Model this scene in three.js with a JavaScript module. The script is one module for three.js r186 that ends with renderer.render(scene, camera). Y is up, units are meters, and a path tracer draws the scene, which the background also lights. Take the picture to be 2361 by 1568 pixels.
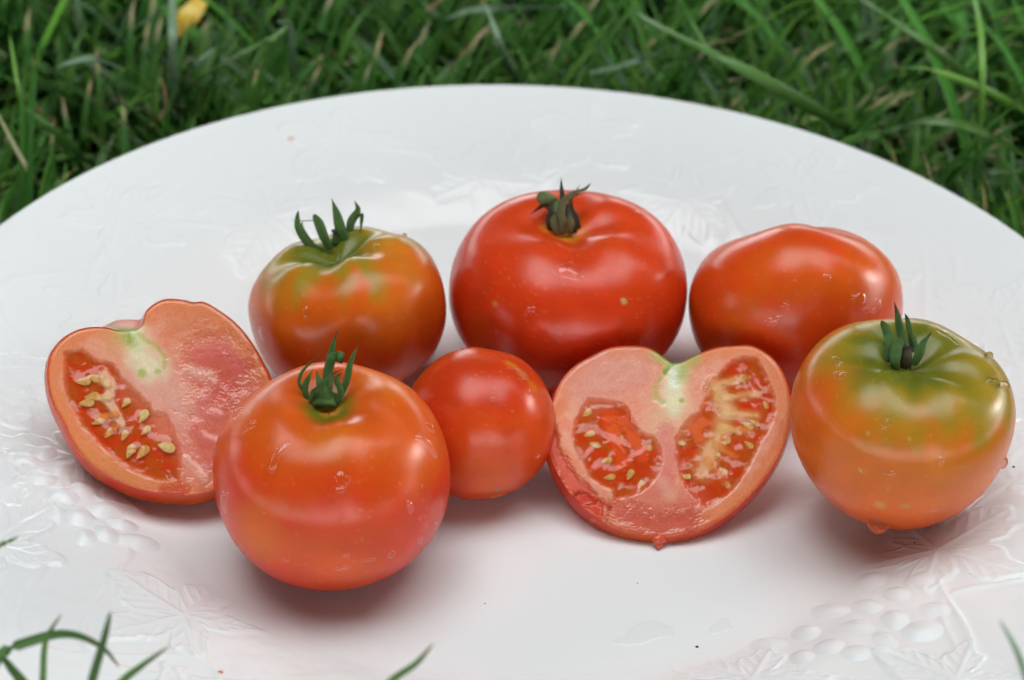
import * as THREE from 'three';
import { ImprovedNoise } from 'three/addons/math/ImprovedNoise.js';
import { mergeGeometries } from 'three/addons/utils/BufferGeometryUtils.js';

// ------------------------------------------------------------------ camera, sky, sun, exposure
const V = (x, y, z) => new THREE.Vector3(x, y, z);
const scene = new THREE.Scene();
const camera = new THREE.PerspectiveCamera(22, 1024 / 680, 0.02, 300);
const EYE = V(-0.0032, 0.3064, 0.4124), RIGHT = V(0.9995, 0.0271, -0.0183).normalize(), BACK = V(0, 0.5592, 0.829).normalize();
const UP = BACK.clone().cross(RIGHT).normalize(); RIGHT.copy(UP.clone().cross(BACK));
camera.position.copy(EYE);
camera.quaternion.setFromRotationMatrix(new THREE.Matrix4().makeBasis(RIGHT, UP, BACK));
camera.focus = 0.452; camera.userData.fStop = 13;
scene.add(camera);

const perlin = new ImprovedNoise(), N3 = (x, y, z) => perlin.noise(x + 17.3, y + 5.1, z + 9.7);
const fbm = (x, y, z, o = 3) => { let s = 0, a = 1, f = 1; for (let i = 0; i < o; i++) { s += a * N3(x * f, y * f, z * f); a *= 0.5; f *= 2.03; } return s; };
const clamp = (x, a = 0, b = 1) => Math.min(b, Math.max(a, x));
const sstep = (a, b, x) => { const t = clamp((x - a) / (b - a)); return t * t * (3 - 2 * t); };
const mix = (a, b, t) => a + (b - a) * t;
function rng(seed) { let s = seed >>> 0; return () => { s = (s + 0x6d2b79f5) | 0; let t = Math.imul(s ^ (s >>> 15), 1 | s); t = (t + Math.imul(t ^ (t >>> 7), 61 | t)) ^ t; return ((t ^ (t >>> 14)) >>> 0) / 4294967296; }; }

{ // an even, bright, thinly clouded sky
  const w = 512, h = 256, d = new Float32Array(w * h * 4);
  for (let j = 0; j < h; j++) for (let i = 0; i < w; i++) {
    const el = ((j + 0.5) / h - 0.5) * Math.PI, az = ((i + 0.5) / w - 0.5) * 2 * Math.PI;
    const x = Math.cos(el) * Math.cos(az), y = Math.sin(el), z = Math.cos(el) * Math.sin(az);
    const c = 0.5 + 0.5 * fbm(x * 2.2, y * 2.2 + 3, z * 2.2, 4), L = 3.6 * (0.86 + 0.28 * sstep(0.25, 0.8, c));
    const k = (j * w + i) * 4;
    d[k] = L * 0.96; d[k + 1] = L * 1.02; d[k + 2] = L * 1.03; d[k + 3] = 1;
  }
  const t = new THREE.DataTexture(d, w, h, THREE.RGBAFormat, THREE.FloatType);
  t.mapping = THREE.EquirectangularReflectionMapping; t.magFilter = THREE.LinearFilter; t.minFilter = THREE.LinearFilter; t.needsUpdate = true;
  scene.background = t; scene.environment = t;
}
const sun = new THREE.DirectionalLight(new THREE.Color(1, 0.9, 0.76), 0.8);
sun.position.set(0.86, 0.25, -0.36).multiplyScalar(8); sun.target.position.set(0, 0, 0);
sun.castShadow = true; sun.shadow.radius = 20; sun.shadow.mapSize.set(2048, 2048);
Object.assign(sun.shadow.camera, { left: -0.6, right: 0.6, top: 0.6, bottom: -0.6, near: 0.1, far: 20 });
scene.add(sun, sun.target);
const renderer = new THREE.WebGLRenderer({ antialias: true });
renderer.setSize(1024, 680); renderer.shadowMap.enabled = true; renderer.toneMapping = THREE.LinearToneMapping; renderer.toneMappingExposure = 1.37;

// ------------------------------------------------------------------ helpers
const F = 784 / Math.tan(THREE.MathUtils.degToRad(11));           // measured drawing of the photograph: 2361 x 1568
const rayTo = (px, py) => BACK.clone().negate().addScaledVector(RIGHT, (px - 1180.5) / F).addScaledVector(UP, (784 - py) / F);
const at = (px, py, depth) => EYE.clone().addScaledVector(rayTo(px, py), depth);
const project = (p) => { const d = p.clone().sub(EYE), z = -d.dot(BACK); return [1180.5 + F * d.dot(RIGHT) / z, 784 - F * d.dot(UP) / z, z]; };
const names = {};
const numbered = (n) => { const k = (names[n] = (names[n] ?? -1) + 1); return k ? `${n}_${String(k).padStart(3, '0')}` : n; };
function tag(o, label, category, group, kind) { Object.assign(o.userData, { label, category }); if (group) o.userData.group = group; if (kind) o.userData.kind = kind; return o; }
function root(name, pos, label, category, group) { const g = new THREE.Group(); g.name = numbered(name); if (pos) g.position.copy(pos); scene.add(g); return tag(g, label, category, group); }
function mesh(name, geo, mat, parent = scene) { const m = new THREE.Mesh(geo, mat); m.name = parent === scene ? numbered(name) : name; m.castShadow = m.receiveShadow = true; parent.add(m); return m; }
const std = (o) => new THREE.MeshPhysicalMaterial(o);
function gridGeo(nu, nv, f, { wrapV = false, color = null } = {}) {   // f(u, v) -> [x, y, z]; u rows, v columns
  const cols = nv + 1, pos = new Float32Array((nu + 1) * cols * 3), uv = new Float32Array((nu + 1) * cols * 2), col = color ? new Float32Array((nu + 1) * cols * 3) : null, idx = [];
  for (let i = 0; i <= nu; i++) for (let j = 0; j <= nv; j++) {
    const u = i / nu, v = j / nv, k = i * cols + j, p = f(u, wrapV && j === nv ? 0 : v);
    pos.set(p, k * 3); uv.set([v, u], k * 2);
    if (col) col.set(color(u, wrapV && j === nv ? 0 : v, p), k * 3);
  }
  for (let i = 0; i < nu; i++) for (let j = 0; j < nv; j++) { const a = i * cols + j, b = a + 1, c = a + cols, d = c + 1; idx.push(a, c, b, b, c, d); }
  const g = new THREE.BufferGeometry();
  g.setAttribute('position', new THREE.BufferAttribute(pos, 3)); g.setAttribute('uv', new THREE.BufferAttribute(uv, 2));
  if (col) g.setAttribute('color', new THREE.BufferAttribute(col, 3));
  g.setIndex(idx); g.computeVertexNormals();
  if (wrapV) { const n = g.attributes.normal; for (let i = 0; i <= nu; i++) { const a = i * cols, b = a + nv; const s = V(n.getX(a) + n.getX(b), n.getY(a) + n.getY(b), n.getZ(a) + n.getZ(b)).normalize(); n.setXYZ(a, s.x, s.y, s.z); n.setXYZ(b, s.x, s.y, s.z); } }
  return g;
}
function flip(g) { const i = g.index.array; for (let k = 0; k < i.length; k += 3) { const t = i[k]; i[k] = i[k + 1]; i[k + 1] = t; } g.computeVertexNormals(); return g; }
function noiseTex(size, f, srgb = false) {
  const d = new Uint8Array(size * size * 4);
  for (let j = 0; j < size; j++) for (let i = 0; i < size; i++) { const c = f(i / size, j / size), k = (j * size + i) * 4; d[k] = d[k + 1] = d[k + 2] = clamp(c) * 255; d[k + 3] = 255; }
  const t = new THREE.DataTexture(d, size, size); t.wrapS = t.wrapT = THREE.RepeatWrapping; t.magFilter = THREE.LinearFilter; t.minFilter = THREE.LinearFilter; if (srgb) t.colorSpace = THREE.SRGBColorSpace; t.needsUpdate = true; return t;
}
const tile = (u, v, f, z) => { const a = 2 * Math.PI; return N3(Math.cos(a * u) * f + z, Math.sin(a * u) * f, Math.cos(a * v) * f + 3) * 0.5 + N3(Math.sin(a * v) * f, Math.cos(a * u) * f + 7, z + Math.sin(a * u) * f) * 0.5; };
const mottle = noiseTex(512, (u, v) => 0.5 + 0.35 * tile(u, v, 9, 1) + 0.35 * tile(u, v, 31, 2) + 0.25 * tile(u, v, 77, 4));

// a tapering, closed leaf-like sweep (sepals, stems, single grass blades): pts world or local points, w and t half width and half thickness along it
function sweep(pts, w, t, { seg = 14, ring = 8, side = V(1, 0.2, 0.3), color = null, twist = 0, cup = 0 } = {}) {
  const c = new THREE.CatmullRomCurve3(pts), pos = [], col = [], idx = [], uv = [];
  for (let i = 0; i <= seg; i++) {
    const s = i / seg, p = c.getPoint(s), T = c.getTangent(s).normalize();
    let A = side.clone().addScaledVector(T, -side.dot(T)).normalize();
    A.applyAxisAngle(T, twist * s); const B = T.clone().cross(A).normalize(), ww = w(s), tt = t(s);
    for (let j = 0; j <= ring; j++) {
      const a = j / ring * 2 * Math.PI, ca = Math.cos(a), q = p.clone().addScaledVector(A, ca * ww).addScaledVector(B, Math.sin(a) * tt + cup * ww * (ca * ca - 0.5));
      pos.push(q.x, q.y, q.z); uv.push(j / ring, s); if (color) col.push(...color(s, ca, q));
    }
  }
  for (let i = 0; i < seg; i++) for (let j = 0; j < ring; j++) { const a = i * (ring + 1) + j, b = a + 1, d = a + ring + 1; idx.push(a, b, d, b, d + 1, d); }
  for (const [r0, up] of [[0, 0], [seg, 1]]) { const k = pos.length / 3, p = c.getPoint(r0 / seg); pos.push(p.x, p.y, p.z); uv.push(0.5, up); if (color) col.push(...color(up, 0, p)); for (let j = 0; j < ring; j++) { const a = r0 * (ring + 1) + j; up ? idx.push(a, a + 1, k) : idx.push(a + 1, a, k); } }
  const g = new THREE.BufferGeometry(); g.setAttribute('position', new THREE.Float32BufferAttribute(pos, 3)); g.setAttribute('uv', new THREE.Float32BufferAttribute(uv, 2)); if (color) g.setAttribute('color', new THREE.Float32BufferAttribute(col, 3));
  g.setIndex(idx); g.computeVertexNormals(); return g;
}

// ------------------------------------------------------------------ ground, lawn, trees round the garden
const GROUND = -0.034;
{
  const tex = noiseTex(512, (u, v) => 0.6 + 0.3 * tile(u, v, 6, 2) + 0.3 * tile(u, v, 40, 5)); tex.repeat.set(160, 160);
  const g = new THREE.CircleGeometry(90, 96).rotateX(-Math.PI / 2); g.translate(0, GROUND, 0);
  const m = mesh('ground', g, std({ color: new THREE.Color().setRGB(0.030, 0.042, 0.016), map: tex, roughness: 1, specularIntensity: 0.2 }));
  m.userData.kind = 'structure'; m.userData.label = 'dark soil and thatch under the grass of the lawn'; m.userData.category = 'ground';
}
function bladeCol(R, tone = 1) {
  const k = R();
  let c = k < 0.60 ? [0.044, 0.150, 0.020] : k < 0.90 ? [0.090, 0.230, 0.028] : k < 0.985 ? [0.12, 0.21, 0.10] : [0.34, 0.27, 0.12];
  const b = tone * (0.7 + 0.6 * R()); return c.map((x) => x * b);
}
function clump(R, n, spread, len, wid, fan = Math.PI, tone = 1) {   // fan: how far from local +x the blades may lean
  const pos = [], col = [], idx = [];
  for (let b = 0; b < n; b++) {
    const a = R() * 6.283, r = spread * Math.sqrt(R()), ox = r * Math.cos(a), oz = r * Math.sin(a), dir = fan > 3 ? R() * 6.283 : (R() < 0.5 ? -1 : 1) * (0.35 + (fan - 0.35) * R()), L = len * (0.40 + 1.15 * R() * R() * R() + 0.25 * R()), W = wid * (0.55 + 0.75 * R());
    let tilt = 0.2 + 1.25 * R(), bend = 0.3 + 2.4 * R() * R(); const tw = (R() - 0.5) * 2.4, seg = 7, c = bladeCol(R, tone), k0 = pos.length / 3, dryTip = R() < 0.06, dead = c[0] > 0.2;
    let x = ox, y = -0.004, z = oz;
    for (let i = 0; i <= seg; i++) {
      const s = i / seg, LL = dead ? L * 0.35 : L, th = tilt + bend * s * s, w = W * 0.5 * (1 - Math.pow(s, 2.6)) * (0.72 + 0.28 * Math.sin(s * 2.5)) + 0.0002, f = dir + Math.PI / 2 + tw * s;
      const sx = Math.cos(f) * w, sz = Math.sin(f) * w, nx = -Math.cos(dir) * Math.cos(th) * w * 0.45, ny = Math.sin(th) * w * 0.45, nz = -Math.sin(dir) * Math.cos(th) * w * 0.45;
      pos.push(x - sx, y, z - sz, x - nx, y - ny, z - nz, x + sx, y, z + sz);
      const q = dryTip && s > 0.8 ? [0.36, 0.30, 0.15] : s < 0.15 ? [c[0] * 1.5, c[1] * 1.05, c[2] * 1.3] : c; for (let k = 0; k < 3; k++) { const e = k === 1 ? 1.12 : 0.96; col.push(q[0] * e, q[1] * e, q[2] * e); }
      x += Math.sin(th) * Math.cos(dir) * LL / seg; y += Math.cos(th) * LL / seg; z += Math.sin(th) * Math.sin(dir) * LL / seg; if (y < 0.003) y = 0.003 + 0.003 * R();
    }
    for (let i = 0; i < seg; i++) for (let k = 0; k < 2; k++) { const p = k0 + i * 3 + k; idx.push(p, p + 1, p + 3, p + 1, p + 4, p + 3); }
  }
  const g = new THREE.BufferGeometry(); g.setAttribute('position', new THREE.Float32BufferAttribute(pos, 3)); g.setAttribute('color', new THREE.Float32BufferAttribute(col, 3)); g.setIndex(idx); g.computeVertexNormals(); return g;
}
const grassMat = std({ vertexColors: true, roughness: 0.5, side: THREE.DoubleSide, specularIntensity: 0.45 }); grassMat.name = 'grass';
{
  const R = rng(11);
  const sow = (geo, items) => { const l = new THREE.InstancedMesh(geo, grassMat, items.length); items.forEach((m, i) => { l.setMatrixAt(i, m); const b = 0.8 + 0.4 * R(); l.setColorAt(i, new THREE.Color().setRGB(b * (0.9 + 0.2 * R()), b, b * (0.8 + 0.35 * R()))); }); l.castShadow = l.receiveShadow = true; return l; };
  const put = (x, z, s, turn) => new THREE.Matrix4().compose(V(x, GROUND, z), new THREE.Quaternion().setFromEuler(new THREE.Euler((R() - 0.5) * 0.2, turn, (R() - 0.5) * 0.2, 'YXZ')), V(s, s * (0.85 + 0.3 * R()), s));
  const edge = [], open = [];
  for (let i = 0; i < 260; i++) { const a = R() * 6.283, r = 0.196 + 0.17 * R(), front = Math.sin(a) > 0.2; edge.push(put(r * Math.cos(a), r * Math.sin(a), front ? 0.45 : 0.75 + 0.4 * R(), -a + (R() - 0.5) * 0.5)); }
  for (let i = 0; i < 1250; i++) { const a = R() * 6.283, r = 0.33 + 2.0 * R() * R(), front = Math.sin(a) > 0.3 && r < 0.6; if (N3(r * Math.cos(a) * 11, 4, r * Math.sin(a) * 11) < -0.12) continue; open.push(put(r * Math.cos(a), r * Math.sin(a), front ? 0.45 : 0.8 + 0.4 * R(), R() * 6.283)); }
  const lawn = sow(clump(R, 60, 0.055, 0.066, 0.0036, Math.PI, 0.86), open); lawn.name = 'lawn_grass'; scene.add(lawn);
  const rimGrass = sow(clump(R, 44, 0.03, 0.070, 0.0038, 1.85, 0.82), edge); rimGrass.name = 'rim_grass'; scene.add(rimGrass);
  const tall = [];
  for (let i = 0; i < 430; i++) { const a = Math.PI + R() * Math.PI, r = 0.31 + 0.75 * R(); tall.push(put(r * Math.cos(a), r * Math.sin(a), 0.75 + 0.5 * R(), -a)); }
  const longGrass = sow(clump(R, 12, 0.07, 0.16, 0.0042, 1.6, 1.3), tall); longGrass.name = 'long_grass'; scene.add(longGrass);
  tag(longGrass, 'longer loose grass blades arching above the lawn behind the plate', 'grass', null, 'stuff');
  tag(rimGrass, 'dark green grass growing close round the edge of the white plate', 'grass', null, 'stuff');
  tag(lawn, 'mass of green lawn grass growing all round the white plate', 'grass', null, 'stuff');
}
const TREES = [[0.4, 4.0, 8.6, 2.9, 'tall leafy tree behind the camera'], [-3.4, 3.0, 5.6, 2.2, 'leafy tree at the left, behind the camera'], [-4.6, 0.2, 5.4, 2.3, 'leafy tree at the left of the plate'], [-3.4, -3.4, 5.8, 2.4, 'leafy tree far behind the plate to the left'], [0.2, -4.7, 7.0, 2.7, 'leafy tree straight behind the plate across the lawn'], [3.4, -3.9, 5.6, 2.2, 'leafy tree far behind the plate to the right'], [4.6, 0.9, 5.4, 2.2, 'leafy tree at the right of the plate'], [3.6, 3.2, 5.6, 2.2, 'leafy tree at the right, behind the camera']];
{
  const leafG = (() => { const R = rng(5), pos = [], idx = []; for (let i = 0; i < 14; i++) { const c = V(R() - 0.5, R() - 0.5, R() - 0.5).multiplyScalar(0.34), d = V(R() - 0.5, R() - 0.6, R() - 0.5).normalize(), s = d.clone().cross(V(R() - 0.5, R(), R() - 0.5)).normalize().multiplyScalar(0.035), k = pos.length / 3; for (const p of [c.clone(), c.clone().addScaledVector(d, 0.05).add(s), c.clone().addScaledVector(d, 0.12), c.clone().addScaledVector(d, 0.05).sub(s)]) pos.push(p.x, p.y, p.z); idx.push(k, k + 1, k + 2, k, k + 2, k + 3); } const g = new THREE.BufferGeometry(); g.setAttribute('position', new THREE.Float32BufferAttribute(pos, 3)); g.setIndex(idx); g.computeVertexNormals(); return g; })();
  const leafM = std({ color: new THREE.Color().setRGB(0.05, 0.10, 0.025), roughness: 0.6, side: THREE.DoubleSide });
  const bark = std({ color: new THREE.Color().setRGB(0.12, 0.09, 0.06), roughness: 0.95, bumpMap: mottle, bumpScale: 0.02 });
  TREES.forEach(([x, z, h, cr, label], n) => {
    const R = rng(100 + n), t = root('garden_tree', V(x, GROUND, z), label, 'tree');
    const parts = [sweep([V(0, -0.1, 0), V(0.08, h * 0.3, 0.05), V(-0.05, h * 0.6, 0), V(0, h * 0.9, 0)], (s) => 0.16 * (1 - 0.8 * s), (s) => 0.16 * (1 - 0.8 * s), { ring: 12 })];
    for (let i = 0; i < 9; i++) { const a = R() * 6.283, y = h * (0.3 + 0.5 * R()), l = cr * (0.5 + 0.4 * R()); parts.push(sweep([V(0, y, 0), V(Math.cos(a) * l * 0.5, y + 0.25 * l, Math.sin(a) * l * 0.5), V(Math.cos(a) * l, y + 0.4 * l, Math.sin(a) * l)], (s) => 0.06 * (1.05 - s), (s) => 0.06 * (1.05 - s), { ring: 7, seg: 6 })); }
    mesh('trunk', mergeGeometries(parts), bark, t);
    const blobs = []; for (let i = 0; i < 44; i++) { const a = R() * 6.283, u = R(), rr = cr * (0.25 + 0.7 * Math.sqrt(R())) * Math.sin(Math.PI * (0.24 + 0.71 * u)); blobs.push([Math.cos(a) * rr, h * (0.23 + 0.77 * u), Math.sin(a) * rr, cr * (0.28 + 0.2 * R())]); }
    const M = []; for (let i = 0; i < 1050; i++) { const b = blobs[Math.floor(R() * blobs.length)], d = V(R() - 0.5, R() - 0.5, R() - 0.5).normalize().multiplyScalar(b[3] * Math.cbrt(R())); const s = 2.0 + 1.1 * R(); M.push(new THREE.Matrix4().compose(V(b[0], b[1], b[2]).add(d), new THREE.Quaternion().setFromEuler(new THREE.Euler(R() * 6, R() * 6, R() * 6)), V(s, s, s))); }
    const c = new THREE.InstancedMesh(leafG, leafM, M.length); c.name = 'crown'; c.userData.kind = 'stuff'; c.castShadow = c.receiveShadow = true; M.forEach((m, i) => c.setMatrixAt(i, m)); t.add(c);
  });
}

// ------------------------------------------------------------------ the plate
const PR = 0.18, WELL = 0.104;
const RELIEF = (() => { // embossed vine leaves and tendrils on the rim
  const R = rng(77), leaves = [];
  for (let i = 0; i < 22; i++) { const a = i / 22 * 6.283 + (R() - 0.5) * 0.1, r = 0.142 + (i % 2 ? 0.013 : -0.014) + (R() - 0.5) * 0.006; leaves.push({ x: r * Math.cos(a), z: r * Math.sin(a), t: R() * 6.283, s: 0.021 + 0.007 * R() }); }
  return leaves;
})();
function relief(x, z) {
  const r = Math.hypot(x, z), k = sstep(WELL + 0.002, WELL + 0.016, r) * (1 - sstep(PR - 0.010, PR - 0.004, r)); if (k <= 0) return 0;
  let h = 0;
  for (const L of RELIEF) {
    const dx = x - L.x, dz = z - L.z, q = Math.hypot(dx, dz) / L.s; if (q > 1.35) continue;
    const t = Math.atan2(dz, dx) - L.t, w = 0.16 * N3(x * 260, z * 260, 1);
    const out = 0.70 + 0.20 * Math.cos(5 * t) + 0.055 * Math.cos(15 * t + 1) + 0.16 * Math.cos(t) + w * 0.5, e = out - q; if (e < -0.12) continue;
    let v = 0.55 * sstep(-0.05, 0.09, e) + 0.45 * Math.exp(-Math.pow((e - 0.07) / 0.055, 2));   // leaf with a raised edge
    const lobe = Math.round(t / 1.2566) * 1.2566, across = q * Math.sin(t - lobe), along = q * Math.cos(t - lobe);
    v += (e > 0 ? 1 : 0) * sstep(0, 0.12, e) * (0.6 * Math.exp(-Math.pow(across / 0.035, 2)) + 0.35 * Math.exp(-Math.pow((((along - Math.abs(across) * 1.1) * 6) % 1 - 0.5) / 0.2, 2)) * sstep(0.02, 0.08, Math.abs(across)));
    h = Math.max(h, v);
  }
  const a = Math.atan2(z, x), vine = (rr, am, f, ph) => Math.exp(-Math.pow((r - rr - am * Math.sin(f * a + ph) - 0.003 * Math.sin(17 * a)) / 0.0013, 2));
  h = Math.max(h, 0.8 * vine(0.138, 0.014, 9, 0.4), 0.6 * vine(0.150, 0.011, 13, 2.1));
  h += 0.55 * fbm(x * 75, 2, z * 75, 3);
  return k * h * (0.00034 + 0.00034 * sstep(-0.05, 0.10, z));
}
function plateY(x, z) {
  const r = Math.hypot(x, z);
  let y = 0.0065 * sstep(WELL - 0.004, WELL + 0.028, r) + 0.0155 * Math.pow(clamp((r - WELL - 0.006) / (PR - WELL - 0.006)), 1.2);
  y += 0.00035 * Math.pow(clamp(r / WELL), 2);
  return y + relief(x, z);
}
const lipY = (r) => { const t = clamp((r - (PR - 0.0022)) / 0.0022); return -0.0022 * (1 - Math.sqrt(Math.max(0, 1 - t * t))); };
function onPlate(px, py) { const d = rayTo(px, py); let y = 0.005, p; for (let i = 0; i < 14; i++) { p = EYE.clone().addScaledVector(d, (y - EYE.y) / d.y); y = plateY(p.x, p.z); } return p; }
const glaze = std({ color: new THREE.Color().setRGB(0.86, 0.86, 0.87), roughness: 0.16, specularIntensity: 0.9, ior: 1.5, bumpMap: mottle, bumpScale: 0.00004 }); glaze.name = 'white_glaze';
const plate = root('serving_plate', V(0, 0, 0), 'large round white glazed plate with embossed vine rim, lying on the grass', 'plate');
{
  const disc = (r0, r1, nr, na) => {
    const g = gridGeo(nr, na, (u, v) => { const r = mix(r0, r1, u), a = v * 2 * Math.PI, x = r * Math.cos(a), z = r * Math.sin(a); return [x, plateY(x, z) + lipY(r), z]; }, { wrapV: true });
    const p = g.attributes.position, n = g.attributes.normal, uv = g.attributes.uv, H = (x, z) => plateY(x, z) + lipY(Math.hypot(x, z));
    for (let i = 0; i < p.count; i++) { const x = p.getX(i), z = p.getZ(i), e = 0.0002, s = V(H(x - e, z) - H(x + e, z), 2 * e, H(x, z - e) - H(x, z + e)).normalize(); n.setXYZ(i, s.x, s.y, s.z); uv.setXY(i, x / 0.12, z / 0.12); }
    const I = g.index.array; for (let k = 0; k < I.length; k += 3) { const t = I[k]; I[k] = I[k + 1]; I[k + 1] = t; }
    return g;
  };
  mesh('well', disc(0.0005, WELL, 60, 240), glaze, plate);
  mesh('rim', disc(WELL, PR, 210, 1500), glaze, plate);
  const prof = [[PR, 0.0215], [PR + 0.0004, 0.0195], [PR - 0.0006, 0.0178], [0.16, 0.0135], [0.125, 0.0045], [0.104, -0.004], [0.100, -0.0075], [0.097, -0.0085], [0.094, -0.0075], [0.092, -0.005], [0.001, -0.0048]].map(([r, y]) => new THREE.Vector2(r, y - 0.0022));
  prof[0].set(PR, 0.0222 - 0.0022); mesh('underside', new THREE.LatheGeometry(new THREE.SplineCurve(prof).getPoints(60), 200), glaze, plate);
  const grape = (px, py, rad, h, n) => {
    const c = onPlate(px, py), a0 = n * 1.7, st = 1.12;
    const g = gridGeo(14, 32, (u, v) => { const a = v * 2 * Math.PI, r = u * rad, lx = r * Math.cos(a) * st, lz = r * Math.sin(a) / st, x = c.x + lx * Math.cos(a0) - lz * Math.sin(a0), z = c.z + lx * Math.sin(a0) + lz * Math.cos(a0), rr = Math.hypot(x, z); const base = plateY(x, z) - relief(x, z) * (1 - u * u); return [x, base + h * Math.pow(Math.max(0, 1 - u * u), 1.5) - 0.00012 * u, z]; }, { wrapV: true });
    mesh('grape_relief', flip(g), glaze, plate);
  };
  const off = (list, s, ox, oy) => list.map(([x, y, r]) => [x * s + ox, y * s + oy, r]);
  [...off([[150, 330, 3.2], [250, 300, 3.3], [230, 440, 3.6], [345, 385, 3.4], [350, 525, 3.8], [470, 500, 3.4], [440, 650, 3.9], [590, 620, 3.8], [600, 755, 3.4], [780, 800, 4.2], [330, 650, 3.2], [690, 700, 3.2], [480, 770, 3.0]], 0.4117, 0, 922),
   ...off([[750, 1065, 3.8], [985, 1000, 3.6], [1140, 860, 4.0], [1395, 670, 4.0], [1310, 960, 3.7], [1130, 1085, 3.6], [1370, 830, 3.5], [1715, 655, 3.7], [1560, 750, 3.3], [1720, 985, 4.3], [1480, 1045, 3.3], [1310, 1120, 3.4], [1545, 915, 3.5], [1800, 850, 3.4], [960, 1150, 3.1]], 0.3652, 1498.6, 1095.2)].forEach(([x, y, r], n) => grape(x, y, 1.25 * r / 1000, (n < 13 ? 0.0017 : 0.0012) * r / 3.7, n));
}
// ------------------------------------------------------------------ tomatoes
// colours that the skins are made of (linear)
const C = { red: [0.62, 0.042, 0.008], deep: [0.58, 0.018, 0.008], orange: [0.66, 0.130, 0.010], amber: [0.70, 0.24, 0.018], olive: [0.34, 0.24, 0.016], green: [0.14, 0.17, 0.014], pale: [0.55, 0.40, 0.14], scar: [0.30, 0.20, 0.08] };
const lerp3 = (a, b, t) => [mix(a[0], b[0], t), mix(a[1], b[1], t), mix(a[2], b[2], t)];
const skinMat = std({ vertexColors: true, roughness: 0.255, specularIntensity: 0.9, ior: 1.45, map: noiseTex(512, (u, v) => 0.93 + 0.07 * tile(u, v, 60, 3) + 0.05 * tile(u, v, 25, 6)), bumpMap: mottle, bumpScale: 0.00003 }); skinMat.name = 'tomato_skin';
skinMat.map.repeat.set(4, 2); skinMat.bumpMap = mottle.clone(); skinMat.bumpMap.repeat.set(3, 2); skinMat.bumpMap.needsUpdate = true;
const waterMat = std({ color: 0xffffff, roughness: 0.01, transmission: 1, thickness: 0, ior: 1.5 });
const thickWaterMat = std({ color: 0xffffff, roughness: 0, transmission: 1, thickness: 0.002, ior: 1.33 }); thickWaterMat.name = 'water_bead'; waterMat.name = 'water';
const filmMat = std({ color: 0xffffff, roughness: 0.02, transmission: 1, thickness: 0, ior: 1.33 }); filmMat.name = 'water_film';
const sepalMat = std({ vertexColors: true, roughness: 0.62, specularIntensity: 0.5, bumpMap: mottle, bumpScale: 0.0002 }); sepalMat.name = 'sepal';

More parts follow.
